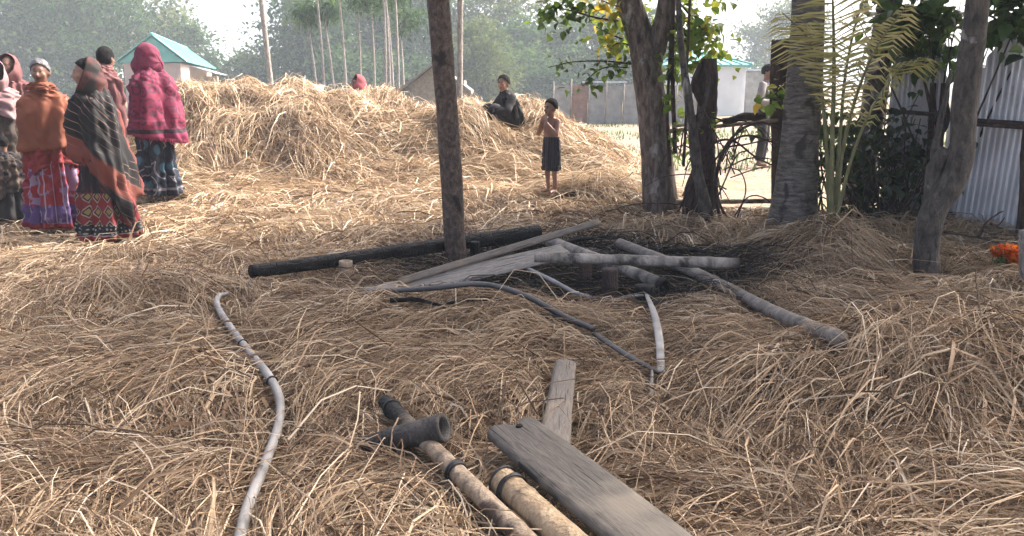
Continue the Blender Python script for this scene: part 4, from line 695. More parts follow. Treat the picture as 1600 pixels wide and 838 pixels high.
m = MB(); node_tube(m, P[0], P[-1], .040, [.25, .5, .82], seed=4, mid=P[1:3], rad2=.036); single('bamboo_pole', 'long smooth grey bamboo slanting down into the straw mound', 'bamboo', m, M['bamboo_pale'], DG)
# boards lying across
P = zp([(576, 463, .10), (884, 392, .27)]); lay(P, .09); m = plank(MB(), P[0], P[1], .15, .02, (0, -.6, 1), 3); single('plank', 'pale grey split board lying across the ashes', 'board', m, M['wood_pale'], DG)
P = zp([(622, 441, .17), (936, 347, .42)]); lay(P, .06); m = plank(MB(), P[0], P[1], .05, .026, (0, -1, .6), 4); single('plank', 'narrow dark-edged board propped over the pale split board', 'board', m, M['wood_small'], DG)
P = zp([(552, 430, .06), (640, 402, .10)]); m = plank(MB(), P[0], P[1], .03, .025, (0, 0, 1), 8); single('charred_stick', 'short black stick under the long charred log', 'stick', m, M['char'])
# slats and pipes
def slat(name, label, cat, P, wd, mt, thick=.4, n=50, seed=0, burn=0):
    lay(P, max(wd) * .7 + .012); m = MB(); P = crom(P, n); tube(m, P, [w_ * .5 for w_ in wd], n, 10, .04, seed, True, thick, .5, burn, raw=True); return single(name, label, cat, m, mt, DG)
slat('split_slat', 'long bent dark-grey slat curving in front of the upright post', 'slat', [fp(462, 445, .045), fp(555, 455, .05), fp(660, 452, .09), fp(750, 444, .13), fp(820, 462, .11), fp(880, 494, .06), fp(926, 514, .05)], [.03, .044, .052, .054, .058, .06, .06], M['hose_dark'], .55, 50, 1, bn(.86, .93, 50))
slat('split_slat', 'thin grey slat end poking from the straw below the bent slat', 'slat', [fp(930, 522, .03), fp(975, 552, .045), fp(1028, 582, .03)], [.04, .04, .03], M['hose_dark'], .5, 24, 2)
slat('thin_pipe', 'thin sagging grey pipe strung between the scorched bamboos', 'pipe', zp([(812, 414, .2), (862, 438, .14), (905, 460, .1), (950, 468, .1), (1006, 461, .15)]), [.03, .034, .034, .03, .022], M['hose'], .8, 40, 3)
slat('split_slat', 'pale bowed slat dropping from the scorched bamboo end', 'slat', [ong(1010, 460, .16), fp(1022, 490, .1), fp(1030, 530, .07), fp(1033, 582, .03)], [.022, .038, .042, .036], M['hose'], .35, 30, 4)
P = [fp(1019, 575, .03), fp(1018, 622, .03)]; lay(P, .02); m = MB(); tube(m, P, [.007, .010], 8, 6, .1); single('pale_stick', 'short cream stick lying below the pale bowed slat', 'stick', m, M['wood_pale'])
for q, (x0, y0, x1, y1, r_) in enumerate([(1128, 402, 1205, 372, .016), (810, 498, 905, 506, .02), (610, 470, 690, 478, .014), (880, 380, 960, 372, .02), (1040, 392, 1130, 398, .018), (700, 476, 800, 470, .014), (985, 488, 1060, 470, .014)]):
    P = [fp(x0, y0, .03), (fp(x0, y0, .03) + fp(x1, y1, .035)) / 2 + [0, .02, .015], fp(x1, y1, .035)]; lay(P, .03); m = MB(); tube(m, P, [r_, r_ * .9, r_ * .5], 16, 8, .2, q + 3); single('charred_stick', 'short charred stick lying in the ash among the burnt poles', 'stick', m, M['char'], 'charred sticks in the ash')
# stumps
SG = 'short burnt stumps'
for k, (px, y0, y1, rad, mt, lb) in enumerate([(540, 447, 408, .046, 'bamboo_dim', 'short tan bamboo stump carrying the long charred log'), (914, 444, 410, .046, 'bark_dead', 'dark burnt stump under the level bamboo pole'), (953, 466, 420, .05, 'bark_dead', 'reddish-brown burnt stump under the scorched bamboo pole'), (1008, 480, 446, .06, 'char', 'black stump under the hollow bamboo end'), (742, 406, 378, .04, 'char', 'small black stump right behind the upright post')]):
    a_ = ong(px, y0, .06); b_ = at(px, y1, a_[1]); c_ = a_ * 1; a_[2] = -.05; lay([c_, b_], rad * 1.1)
    m = MB(); node_tube(m, a_, b_, rad, [.6], seed=k, hollow=(k == 0), n=16, rough=.08); o = single('burnt_stump', lb, 'stump', m, M[mt], SG)
    if k == 0: w_ = MB(); c = at(px, 416, a_[1]); th = np.linspace(0, 6.28, 20); tube(w_, c + np.stack([np.cos(th) * .05, np.sin(th) * .05, .004 * np.sin(th * 2)], -1), [.004], 20, 5, raw=True); wo = w_.build('wire_tie', M['wire'], o)
# broken white ash lumps by the pit
for k, (px, py, Y, s) in enumerate([(752, 440, 5.6, .05), (700, 458, 5.2, .05), (748, 425, 5.7, .035)]):
    m = MB(); c = fp(px, py, s * .6); lay([c, c + .01], s); node_tube(m, c + [-s * .3, 0, -s], c + [s * .4, .02, s * 1.2], s * .6, [.5], seed=20 + k, n=10, rough=.2); single('ash_stub', ['stubby ash-white bamboo bit below the upright post', 'flat ash-white chip in front of the bent slat', 'small ash-white bamboo bit at the foot of the upright post'][k], 'bamboo', m, M['bamboo_grey'], 'ash-white bamboo bits')
# bent grey pipe on the left
PTS = [(356, 459, 5.1), (342, 463, 5.05), (339, 476, 4.95), (352, 500, 4.75), (385, 545, 4.4), (420, 588, 4.05), (437, 625, 3.8), (434, 668, 3.5), (412, 730, 3.15), (388, 790, 2.88), (372, 850, 2.65)]
def on_straw(pts, lift): return np.array([fp(x, y, lift) for x, y, _ in pts])
m = MB(); PH = on_straw(PTS, .035); lay(PH, .04); tube(m, PH, [.010, .016, .018, .019, .019, .019, .018, .018, .018, .018, .018], 90, 12, .05, 4); hp = m.build('bent_pipe', M['hose']); tag(hp, 'long bent grey pipe snaking over the straw in front of the charred log', 'pipe')
PHs = crom(PH, 90)
for q in (34, 46):
    w_ = MB(); T, Nn, B = frames(PHs); th = np.linspace(0, 6.6, 22); tube(w_, PHs[q] + (np.cos(th)[:, None] * Nn[q] + np.sin(th)[:, None] * B[q]) * .022 + T[q] * (th * .002)[:, None], [.004], 22, 5, raw=True); w_.build('wire_tie', M['wire'], hp)

# ------------------------------------------------------------------ foreground bamboos and boards
FG = 'loose bamboo and boards in the foreground'
def wire_ring(P, T, rad, turns, seed, parent):
    w_ = MB(); T = T / np.linalg.norm(T); N0 = np.cross(T, [0, 0, 1.]); N0 /= np.linalg.norm(N0); B0 = np.cross(T, N0); r = rs(seed)
    for k in range(turns):
        th = np.linspace(0, 2 * np.pi, 24); tl = r.randn() * .25; o = T * (k - turns / 2) * .007 + r.randn(3) * .001
        tube(w_, P + o + (np.cos(th)[:, None] * N0 + np.sin(th)[:, None] * B0) * (rad + .003) + T * (np.cos(th + k) * rad * tl)[:, None], [.0036], 24, 5, raw=True)
    return w_.build('wire_tie', M['wire'], parent)
# thin bamboo with a sooty socket end
a, b = fp(602, 628, .06), fp(840, 862, .055); lay([a, b], .045); m = MB(); node_tube(m, b, a, .031, [.1, .34, .52, .93], seed=7, n=80, rad2=.030, burn=bn(.62, .85, 80), hollow=True); o = single('bamboo_pole', 'thin tan bamboo passing under the dark stub, bound with black wire', 'bamboo', m, M['bamboo_dim'], FG)
P = a + (b - a) * .56; wire_ring(P, b - a, .032, 5, 1, o); P = a + (b - a) * .07; wire_ring(P, b - a, .031, 2, 2, o)
# dark stub lying across it
a, b = fp(556, 700, .03), fp(694, 668, .13); lay([a + (b - a) * .3, b], .06); m = MB(); node_tube(m, a, b, .034, [.42], seed=8, n=50, rad2=.052, hollow=True, burn=.35 * (1 - bn(.6, .8, 50)) + .1); single('bamboo_stub', 'dark sooty bamboo stub with an open mouth lying crosswise', 'bamboo', m, M['bamboo_dark'], FG)
# thick pale bamboo
a, b = fp(785, 752, .065), fp(915, 868, .065); lay([a, b + (b - a) * .4], .06); m = MB(); node_tube(m, b + (b - a) * .4, a, .046, [.3, .78], seed=9, n=60, rad2=.045, hollow=True); o = single('bamboo_pole', 'thick yellow bamboo with black wire round its open end', 'bamboo', m, M['bamboo'], FG)
wire_ring(a + (b - a) * .14, b - a, .048, 3, 3, o); wire_ring(a + (b - a) * .02, b - a, .048, 1, 5, o)
# wide grey board and the short board under it
a, b = fp(797, 668, .11), fp(1052, 872, .12); b = b + (b - a) * .12; lay([a, b], .12); m = plank(MB(), a, b, .20, .04, (.05, -.25, 1), 5, 40, 11, notch=[-.02, -.03, -.03, .0, .16, .13, .05, .0, -.04, .02, .10]); o = single('wide_plank', 'wide weathered grey board with a peg hole at its notched end', 'board', m, M['wood_grey'], FG)
d = (b - a) / np.linalg.norm(b - a); s = np.cross(d, [.05, -.25, 1]); s /= np.linalg.norm(s); nn = np.cross(s, d); hole = MB(); c = a + d * .055 - s * .01 + nn * .022
tube(hole, [c, c + nn * .008], [.013, .012], 3, 12, .15, raw=True) if False else tube(hole, np.array([c, c + nn * .006]), [.013, .011], 2, 14, .12, 3, raw=True); hole.build('dark_disc', M['char'], o)  # raised black disc painted as the darkness inside a nail hole
a, b = fp(884, 566, .06), fp(866, 690, .06); lay([a, b], .065); m = plank(MB(), a, b + (b - a) * .1, .115, .03, (0, -.3, 1), 7, 20, 7, notch=[.22, .1, .05, -.08, -.12, .05, .2], taper=(.82, 1)); single('short_plank', 'short brown-grey board standing out beyond the wide grey board', 'board', m, M['wood_small'], FG)

# ------------------------------------------------------------------ people
def capsule(mb, a, b, ra, rb, sides=14, sq=(1, 1)):
    a = np.asarray(a, float); b = np.asarray(b, float); d = b - a; L = np.linalg.norm(d); d = d / (L + 1e-9)
    up = np.array([0, 1., 0]) if abs(d[1]) < .9 else np.array([1., 0, 0]); s = np.cross(up, d); s /= np.linalg.norm(s); n = np.cross(d, s)
    ph = np.linspace(-np.pi / 2, 0, 5); rings = [(a + d * ra * math.sin(p), ra * max(math.cos(p), .02)) for p in ph] + [(b + d * rb * math.sin(-p), rb * max(math.cos(p), .02)) for p in ph[::-1]]
    th = np.linspace(0, 2 * np.pi, sides, endpoint=False); V = np.array([c + (s * math.cos(t) * sq[0] + n * math.sin(t) * sq[1]) * r for c, r in rings for t in th]); k = len(rings)
    i = np.arange(k - 1)[:, None] * sides; j = np.arange(sides)[None]; j2 = (j + 1) % sides
    q = np.stack([i + j, i + j2, i + sides + j2, i + sides + j], -1).reshape(-1, 4); jj = np.arange(sides)
    c0 = len(V); V = np.vstack([V, rings[0][0][None], rings[-1][0][None]])
    mb.add(V, [q, np.stack([np.full(sides, c0), (jj + 1) % sides, jj], -1), np.stack([np.full(sides, c0 + 1), (k - 1) * sides + jj, (k - 1) * sides + (jj + 1) % sides], -1)]); return mb
def ball(mb, c, r): c = np.asarray(c, float); r = np.asarray(r, float); n0 = len(mb.v); capsule(mb, (0, 0, -.02), (0, 0, .02), 1, 1, 18); v = mb.v[-1] * r + c; mb.v[-1] = v; return mb
def rotz(v, a): c, s = math.cos(a), math.sin(a); v = np.asarray(v, float); return np.stack([v[..., 0] * c - v[..., 1] * s, v[..., 0] * s + v[..., 1] * c, v[..., 2]], -1)
def skin_mat():
    m, n, b = mat('skin'); r = attr(n, 'rnd'); x = noise(n, 18, 4, stretch(n, 1, 1, 1)); c = ramp(n, [(0, (.012, .008, .007)), (.15, (.09, .035, .026)), (.3, (.17, .085, .055)), (.5, (.25, .135, .088)), (.75, (.33, .19, .13)), (1, (.62, .56, .52))], r.outputs['Fac'])
    n.links.new(mix(n, c.outputs[0], (.5, .5, .5), x.outputs[0], 'SOFT_LIGHT'), b.inputs['Base Color']); b.inputs['Roughness'].default_value = .5; b.inputs['Subsurface Weight'].default_value = .08; b.inputs['Subsurface Radius'].default_value = (.02, .008, .005); return m
M['skin'] = skin_mat(); M['hair'] = flat_mat('black_hair', (.008, .007, .007), .9, .4, 60); M['hair'].node_tree.nodes['Principled BSDF'].inputs['Specular IOR Level'].default_value = .15; M['hair_grey'] = flat_mat('greying_hair', (.10, .10, .105), .6, .4, 70)
def head_shape(mb, c, s, yaw, pitch=0):
    """skull, jaw, nose, brows, ears; faces -Y before the yaw"""
    def L(p): p = np.asarray(p, float) * s; cp, sp = math.cos(pitch), math.sin(pitch); p = np.array([p[0], p[1] * cp - p[2] * sp, p[1] * sp + p[2] * cp]); return rotz(p, yaw) + c
    t = MB(); ball(t, (0, .012, .025), (.074, .092, .092)); ball(t, (0, -.020, -.042), (.056, .066, .072)); ball(t, (0, -.062, -.088), (.022, .020, .018))
    capsule(t, (0, -.088, .008), (0, -.108, -.028), .009, .014, 10); capsule(t, (-.03, -.078, .022), (.03, -.078, .022), .014, .014, 10)
    capsule(t, (-.014, -.083, -.057), (.014, -.083, -.057), .010, .010, 8)
    for sg in (-1, 1): ball(t, (sg * .076, .015, -.012), (.012, .022, .032)); ball(t, (sg * .038, -.062, -.028), (.024, .022, .024))
    for v, f in zip(t.v, [None] * len(t.v)): pass
    V = np.concatenate(t.v); V = V * s; cp, sp = math.cos(pitch), math.sin(pitch); V = np.stack([V[:, 0], V[:, 1] * cp - V[:, 2] * sp, V[:, 1] * sp + V[:, 2] * cp], -1); V = rotz(V, yaw) + np.asarray(c)
    mb.add(V, [f for f in t.f]); return L
def remesh(mb, vox, smooth=3):
    tmp = mb.build('tmp_body', M['skin']); md = tmp.modifiers.new('r', 'REMESH'); md.mode = 'VOXEL'; md.voxel_size = vox; sm = tmp.modifiers.new('s', 'SMOOTH'); sm.iterations = smooth; sm.factor = .5
    dg = bpy.context.evaluated_depsgraph_get(); me = tmp.evaluated_get(dg).to_mesh(); n = len(me.vertices); v = np.zeros(n * 3, np.float32); me.vertices.foreach_get('co', v)
    tot = np.zeros(len(me.polygons), np.int32); me.polygons.foreach_get('loop_total', tot); lv = np.zeros(len(me.loops), np.int32); me.loops.foreach_get('vertex_index', lv); st = np.concatenate([[0], np.cumsum(tot)[:-1]])
    fs = [np.stack([lv[st[tot == k] + q] for q in range(k)], -1) for k in np.unique(tot)]
    old = tmp.data; bpy.data.objects.remove(tmp); bpy.data.meshes.remove(old); return v.reshape(-1, 3).astype(float), fs
def face_tone(V, L, s, tone):
    """eyes, brows, lips as colour of the skin surface"""
    r = np.full(len(V), tone)
    for sg in (-1, 1):
        e = L((sg * .032, -.082, 0.004)); d = np.linalg.norm((V - e) / s, axis=1); r[d < .012] = .80; d2 = np.linalg.norm((V - L((sg * .030, -.090, .004))) / s, axis=1); r[d2 < .0115] = .02
        b0, b1 = L((sg * .014, -.092, .025)), L((sg * .048, -.080, .027)); t = np.clip(((V - b0) @ (b1 - b0)) / ((b1 - b0) @ (b1 - b0)), 0, 1); r[np.linalg.norm(V - (b0 + t[:, None] * (b1 - b0)), axis=1) < .0075 * s] = .03
    m0, m1 = L((-.022, -.090, -.057)), L((.022, -.090, -.057)); t = np.clip(((V - m0) @ (m1 - m0)) / ((m1 - m0) @ (m1 - m0)), 0, 1); r[np.linalg.norm(V - (m0 + t[:, None] * (m1 - m0)), axis=1) < .009 * s] = .16
    return r
def hand(mb, w, d, side, s=1.0, curl=.5, nrm=(0, 0, 1)):
    """palm, four unequal bent fingers and a thumb from the palm's side; w wrist, d pointing direction"""
    w = np.asarray(w, float); d = np.asarray(d, float); d /= np.linalg.norm(d); n = np.asarray(nrm, float); n = n - d * (n @ d); n /= np.linalg.norm(n); x = np.cross(d, n) * side
    for k in range(4): capsule(mb, w + x * (k - 1.5) * .012 * s, w + d * .075 * s + x * (k - 1.5) * .019 * s, .013 * s, .012 * s, 8)
    for k, ln in enumerate((.062, .074, .068, .05)):
        a = w + d * .078 * s + x * (k - 1.5) * .020 * s; b = a + (d * math.cos(curl) - n * math.sin(curl)) * ln * .5 * s; c = b + (d * math.cos(curl * 2.2) - n * math.sin(curl * 2.2)) * ln * .5 * s
        capsule(mb, a, b, .009 * s, .0085 * s, 8); capsule(mb, b, c, .0085 * s, .007 * s, 8)
    a = w + d * .02 * s - x * .028 * s; b = a + (d * .6 - x * .6 - n * .25) * .045 * s; c = b + (d * .85 - x * .1 - n * .4) * .032 * s; capsule(mb, a, b, .0125 * s, .010 * s, 8); capsule(mb, b, c, .0095 * s, .008 * s, 8)
def drape(mb, secs, nth=84, nz=38, fold=.02, seed=0, hem=None, thick=.008, phase=0, kf=(7, 11, 17), twist=1.5, top_open=True, th0=-np.pi, th1=np.pi):
    """cloth hanging round the body: sections (z, cx, cy, rx, ry[, foldscale]); folds deepen downwards; a real double wall"""
    S = np.array([list(q) + [1] * (6 - len(q)) for q in secs], float); t = np.linspace(0, len(S) - 1, nz); I = [np.interp(t, np.arange(len(S)), S[:, k]) for k in range(6)]
    ker = np.array([.25, .5, .25])
    for k in range(6):
        for _ in range(3): a = I[k]; I[k] = np.concatenate([[a[0]], np.convolve(a, ker, 'valid'), [a[-1]]])
    closed = abs(th1 - th0 - 2 * np.pi) < 1e-6; th = np.linspace(th0, th1, nth, endpoint=not closed); r = rs(seed)
    z = I[0][:, None] + np.zeros((1, nth)); v = np.linspace(0, 1, nz)[:, None]
    if hem is not None: z = z + hem(th)[None] * v ** 2
    f = sum(np.sin(k * th[None] + r.rand() * 6.28 + twist * v * (q + 1) * .7 + .8 * np.sin(2 * th[None] + q)) / (q + 1) ** .6 for q, k in enumerate(kf)) / 1.8
    f = f + .5 * (vnoise(th[None] * 3 + seed, v * 6 + seed, seed) - .5); f = f + .9 * (np.abs(vnoise(th[None] * 2.2 + v * 5 + seed, v * 9 - th[None] * 1.5 + 40, seed + 3) - .5) * 2 - .5) + .5 * (np.abs(vnoise(th[None] * 5 - v * 7 + seed, v * 16 + th[None] * 2 + 90, seed + 4) - .5) * 2 - .5); amp = fold * I[5][:, None] * (.35 + .65 * v)
    R = 1 + amp / np.maximum(.12, (I[3] + I[4])[:, None] / 2) * f
    Xo = I[1][:, None] + np.sin(th)[None] * I[3][:, None] * R; Yo = I[2][:, None] - np.cos(th)[None] * I[4][:, None] * R
    V = np.stack([Xo, Yo, z], -1); cin = np.stack([I[1][:, None] + 0 * th[None], I[2][:, None] + 0 * th[None], z], -1); dn = V - cin; dn[..., 2] = 0; dn /= np.linalg.norm(dn, axis=2, keepdims=True) + 1e-9
    Vi = V - dn * thick; A = V.reshape(-1, 3); B = Vi.reshape(-1, 3); n = len(A); i = np.arange(nz - 1)[:, None] * nth; nj = nth if closed else nth - 1; j = np.arange(nj)[None]; j2 = (j + 1) % nth
    q = np.stack([i + j, i + nth + j, i + nth + j2, i + j2], -1).reshape(-1, 4); jj = np.arange(nj); k2 = (jj + 1) % nth; o = (nz - 1) * nth
    fs = [q, q[:, ::-1] + n, np.stack([o + jj, o + n + jj, o + n + k2, o + k2], -1), np.stack([jj, k2, k2 + n, jj + n], -1)]
    if not closed: ii = np.arange(nz - 1) * nth; fs += [np.stack([ii, ii + n, ii + nth + n, ii + nth], -1), np.stack([ii + nth - 1, ii + 2 * nth - 1, ii + 2 * nth - 1 + n, ii + nth - 1 + n], -1)]
    uv = np.stack([np.broadcast_to(th[None] / (2 * np.pi), (nz, nth)), z], -1).reshape(-1, 2); mb.add(np.vstack([A, B]), fs, .5, 0, np.vstack([uv, uv])); return mb
def hood(mb, c, R, yaw, rim=62, down=.9, back=1.08, seed=0, tilt=.35, fold=.03):
    """scarf over the head, open at the face"""
    na, nt = 26, 56; al = np.linspace(math.radians(rim), math.pi, na)[:, None]; t = np.linspace(0, 2 * np.pi, nt, endpoint=False)[None]; r = rs(seed)
    rimw = al + .0 * t; d = np.stack([np.sin(rimw) * np.cos(t), -np.cos(rimw) + 0 * t, np.sin(rimw) * np.sin(t)], -1)      # faces -Y
    ct, st_ = math.cos(tilt), math.sin(tilt); d = np.stack([d[..., 0], d[..., 1] * ct + d[..., 2] * st_, -d[..., 1] * st_ + d[..., 2] * ct], -1)
    dn = np.clip(-d[..., 2], 0, 1); rad = R * (1 + down * dn ** 1.5) * (1 + fold * np.sin(9 * t + 4 * al + seed) * (.3 + dn) + fold * .7 * np.sin(5 * t - 6 * al))
    V = d * rad[..., None] * np.array([.93, back, 1.04]); Vi = V * .955; V = rotz(V, yaw) + c; Vi = rotz(Vi, yaw) + c; n = na * nt
    i = np.arange(na - 1)[:, None] * nt; j = np.arange(nt)[None]; j2 = (j + 1) % nt; q = np.stack([i + j, i + j2, i + nt + j2, i + nt + j], -1).reshape(-1, 4); jj = np.arange(nt); k2 = (jj + 1) % nt
    uv = np.stack([np.broadcast_to(t / 6.283, (na, nt)), np.broadcast_to(al, (na, nt))], -1).reshape(-1, 2)
    mb.add(np.vstack([V.reshape(-1, 3), Vi.reshape(-1, 3)]), [q[:, ::-1], q + n, np.stack([jj, k2, k2 + n, jj + n], -1)], .5, 0, np.vstack([uv, uv])); return mb
def hair_cap(mb, c, s, yaw, length=0, seed=0, low=-.1, front=.62, ruf=.09):
    na, nt = 26, 64; th = np.linspace(-np.pi, np.pi, nt, endpoint=False)[None]; u = np.linspace(0, 1, na)[:, None]
    face = np.clip(np.cos(th), 0, 1) ** .7; lowz = low * (1 - face) + front * face; phi = np.pi / 2 + (np.arcsin(np.clip(lowz, -.95, .95)) - np.pi / 2) * u
    d = np.stack([np.cos(phi) * np.sin(th), -np.cos(phi) * np.cos(th), np.sin(phi)], -1); r = rs(seed); k = 1 + ruf * (vnoise(th * 5 + 20, phi * 6 + 9, seed) - .35) + ruf * .6 * (vnoise(th * 13 + 60, phi * 13, seed) - .5)
    V = d * k[..., None] * np.array([.083, .103, .104]) * s + np.array([0, .014, .024]) * s; Vi = d * np.array([.066, .084, .084]) * s + np.array([0, .012, .024]) * s
    V, Vi = rotz(V, yaw) + c, rotz(Vi, yaw) + c; n = na * nt; i = np.arange(na - 1)[:, None] * nt; j = np.arange(nt)[None]; j2 = (j + 1) % nt; q = np.stack([i + j, i + nt + j, i + nt + j2, i + j2], -1).reshape(-1, 4); jj = np.arange(nt); k2 = (jj + 1) % nt; o = (na - 1) * nt
    mb.add(np.vstack([V.reshape(-1, 3), Vi.reshape(-1, 3)]), [q, q[:, ::-1] + n, np.stack([o + jj, o + jj + n, o + k2 + n, o + k2], -1)]); return mb
def fringe(mb, line, ln, seed):
    r = rs(seed); P = np.asarray(line); n = len(P); w = .004
    for a in (0,):
        d = np.tile([0, 0, -1.], (n, 1)) + r.randn(n, 3) * .18; L = ln * (.6 + .7 * r.rand(n)); t = np.gradient(P, axis=0); t /= np.linalg.norm(t, axis=1)[:, None] + 1e-9
        V = np.stack([P - t * w, P + t * w, P + d * L[:, None] + t * w * .5], 1); mb.add(V.reshape(-1, 3), (np.arange(n) * 3)[:, None] + np.arange(3)[None])
    return mb
def base_body(mb, h, yaw, headyaw, tone, feet=True, bend=0, arms=None, shoulder=.15, build=1.0, headpitch=0, hk=.98):
    """standing body of height h; returns head centre and local mapping"""
    s = h / 1.58; hs = s * hk; hz = h - .125 * hs; A = lambda x, y, z: rotz(np.array([x, y, z]) * s, yaw)
    fwd = bend
    capsule(mb, A(0, 0, .88), A(0, -.02 - fwd * .4, 1.12), .135 * s * build, .125 * s * build, 16, (1.15, .8)); capsule(mb, A(0, -.02 - fwd * .4, 1.08), A(0, .0 - fwd, 1.19), .13 * s * build, .10 * s, 16, (1.2, .8))
    capsule(mb, A(-shoulder * .8, -fwd, 1.215), A(shoulder * .8, -fwd, 1.215), .05 * s, .05 * s); capsule(mb, A(0, .01 - fwd, 1.2), A(0, -.012 - fwd, 1.40), .055 * s, .048 * s)
    for sg in (-1, 1):
        capsule(mb, A(sg * .085, 0, .86), A(sg * .085, -.02, .46), .085 * s * build, .055 * s); capsule(mb, A(sg * .085, -.02, .46), A(sg * .085, .02, .09), .055 * s, .036 * s)
        capsule(mb, A(sg * .085, .03, .035), A(sg * .10, -.12, .025), .034 * s, .026 * s); 
        for k in range(5): capsule(mb, A(sg * (.072 + k * .016), -.12, .022), A(sg * (.074 + k * .018), -.155 + .006 * k, .018), .011 * s, .009 * s, 6)
    for k, sg in enumerate((-1, 1)):
        e, w, hd, nr = arms[k] if arms else ((sg * .2, .0, 1.04), (sg * .11, -.10, .96), (-sg * 1, -.05, .1), (0, -1, 0))
        e = np.array(e); w = np.array(w); capsule(mb, A(sg * shoulder, -fwd, 1.21), A(*e), .047 * s, .037 * s); capsule(mb, A(*e), A(*w), .037 * s, .026 * s); hand(mb, A(*w), rotz(np.array(hd, float), yaw), sg, s, .5, rotz(np.array(nr, float), yaw))
    c = A(0, -.03 - fwd, 0); c[2] = hz; L = head_shape(mb, c, hs, headyaw, headpitch); return c, hs, L, A
def person(label, foot, group, parts_fn, h, yaw, headyaw, tone, vox=.013, **kw):
    mb = MB(); c, hs, L, A = base_body(mb, h, yaw, headyaw, tone, **kw); V, fs = remesh(mb, vox); b = MB(); b.add(V, fs, face_tone(V, L, hs, tone)); body = b.build('person', M['skin']); body.location = foot
    CLEAR.append((np.array([foot + rotz(np.array([x, -.12, .05]), 0) for x in (-.12, 0, .12)]), .22 * h / 1.5))
    DS[0] = h / 1.57 if h > 1.3 else 1.0
    for o in parts_fn(c, hs, A, body): o.parent = body
    DS[0] = 1.0
    return tag(body, label, 'person', group)

# --- cloth patterns
def wavefac(n, vec, scale, dirn='X', dist=0):
    w_ = N(n, 'ShaderNodeTexWave', wave_type='BANDS', bands_direction=dirn); w_.inputs['Scale'].default_value = scale; w_.inputs['Distortion'].default_value = dist; n.links.new(vec, w_.inputs['Vector']); return w_.outputs['Fac']
def step(n, src, a, b_=None): return ramp(n, [(a, (0, 0, 0)), (min(1, (b_ or a + .03)), (1, 1, 1))], src).outputs[0]
def sepz(n):
    a = attr(n, 'st'); s_ = N(n, 'ShaderNodeSeparateXYZ'); n.links.new(a.outputs['Vector'], s_.inputs[0]); return s_
def band(n, z, lo, hi):
    m1 = N(n, 'ShaderNodeMath', operation='GREATER_THAN'); m1.inputs[1].default_value = lo; n.links.new(z, m1.inputs[0]); m2 = N(n, 'ShaderNodeMath', operation='LESS_THAN'); m2.inputs[1].default_value = hi; n.links.new(z, m2.inputs[0]); m3 = N(n, 'ShaderNodeMath', operation='MULTIPLY'); n.links.new(m1.outputs[0], m3.inputs[0]); n.links.new(m2.outputs[0], m3.inputs[1]); return m3.outputs[0]
def vor(n, vec, feature='F1', dist='EUCLIDEAN', rand=1.0):
    v = N(n, 'ShaderNodeTexVoronoi', feature=feature, distance=dist) if feature == 'F1' else N(n, 'ShaderNodeTexVoronoi', feature=feature); v.inputs['Scale'].default_value = 1; v.inputs['Randomness'].default_value = rand; n.links.new(vec, v.inputs['Vector']); return v
def c_orange(n): x = noise(n, 5, 4, stretch(n, 1, 1, 1)); return ramp(n, [(.3, (.27, .072, .03)), (.7, (.38, .115, .05))], x.outputs[0]).outputs[0]
def c_red(n): x = noise(n, 6, 4, stretch(n, 1, 1, 1)); return ramp(n, [(.3, (.26, .02, .02)), (.7, (.42, .045, .04))], x.outputs[0]).outputs[0]
def c_purple(n):
    v = vor(n, stv(n, 14, 9)); z = sepz(n).outputs[1]; x = noise(n, 3, 3, stv(n, 8, 1.2)); c = mix(n, (.42, .025, .035), (.16, .05, .17), step(n, x.outputs[0], .60, .66)); c = mix(n, c, (.42, .30, .42), step(n, v.outputs['Distance'], .74, .80)); c = mix(n, c, (.14, .07, .25), band(n, z, .07, .22)); c = mix(n, c, (.42, .30, .50), step(n, vor(n, stv(n, 22, 14)).outputs['Distance'], .72, .76)); w_ = wavefac(n, stv(n, 6, 0), 1.0); c = mix(n, c, (.6, .5, .6), step(n, w_, .965, .98)); return mix(n, c, (.35, .02, .03), band(n, z, -.1, .06))
def c_diamond(n):
    z = sepz(n).outputs[1]; base = mix(n, (.018, .013, .02), (.28, .02, .025), step(n, noise(n, 2.2, 3, stv(n, 7, 2)).outputs[0], .52, .58)); v = vor(n, stv(n, 16, 8), dist='MANHATTAN', rand=.0)
    dm = ramp(n, [(.20, (.42, .30, .10)), (.24, (.03, .02, .02)), (.34, (.03, .02, .02)), (.36, (.5, .42, .34)), (.44, (.5, .42, .34)), (.46, (.30, .025, .03))], v.outputs['Distance']).outputs[0]; c = mix(n, base, dm, band(n, z, .14, .40)); dots = mix(n, (.012, .012, .016), (.5, .48, .45), step(n, vor(n, stv(n, 44, 30), rand=.3).outputs['Distance'], .30, .26) if False else ramp(n, [(.26, (1, 1, 1)), (.32, (0, 0, 0))], vor(n, stv(n, 44, 30), rand=.3).outputs['Distance']).outputs[0])
    c = mix(n, c, dots, band(n, z, .055, .14)); c = mix(n, c, (.5, .45, .42), band(n, z, .048, .056)); return mix(n, c, (.32, .02, .025), band(n, z, -.2, .048))
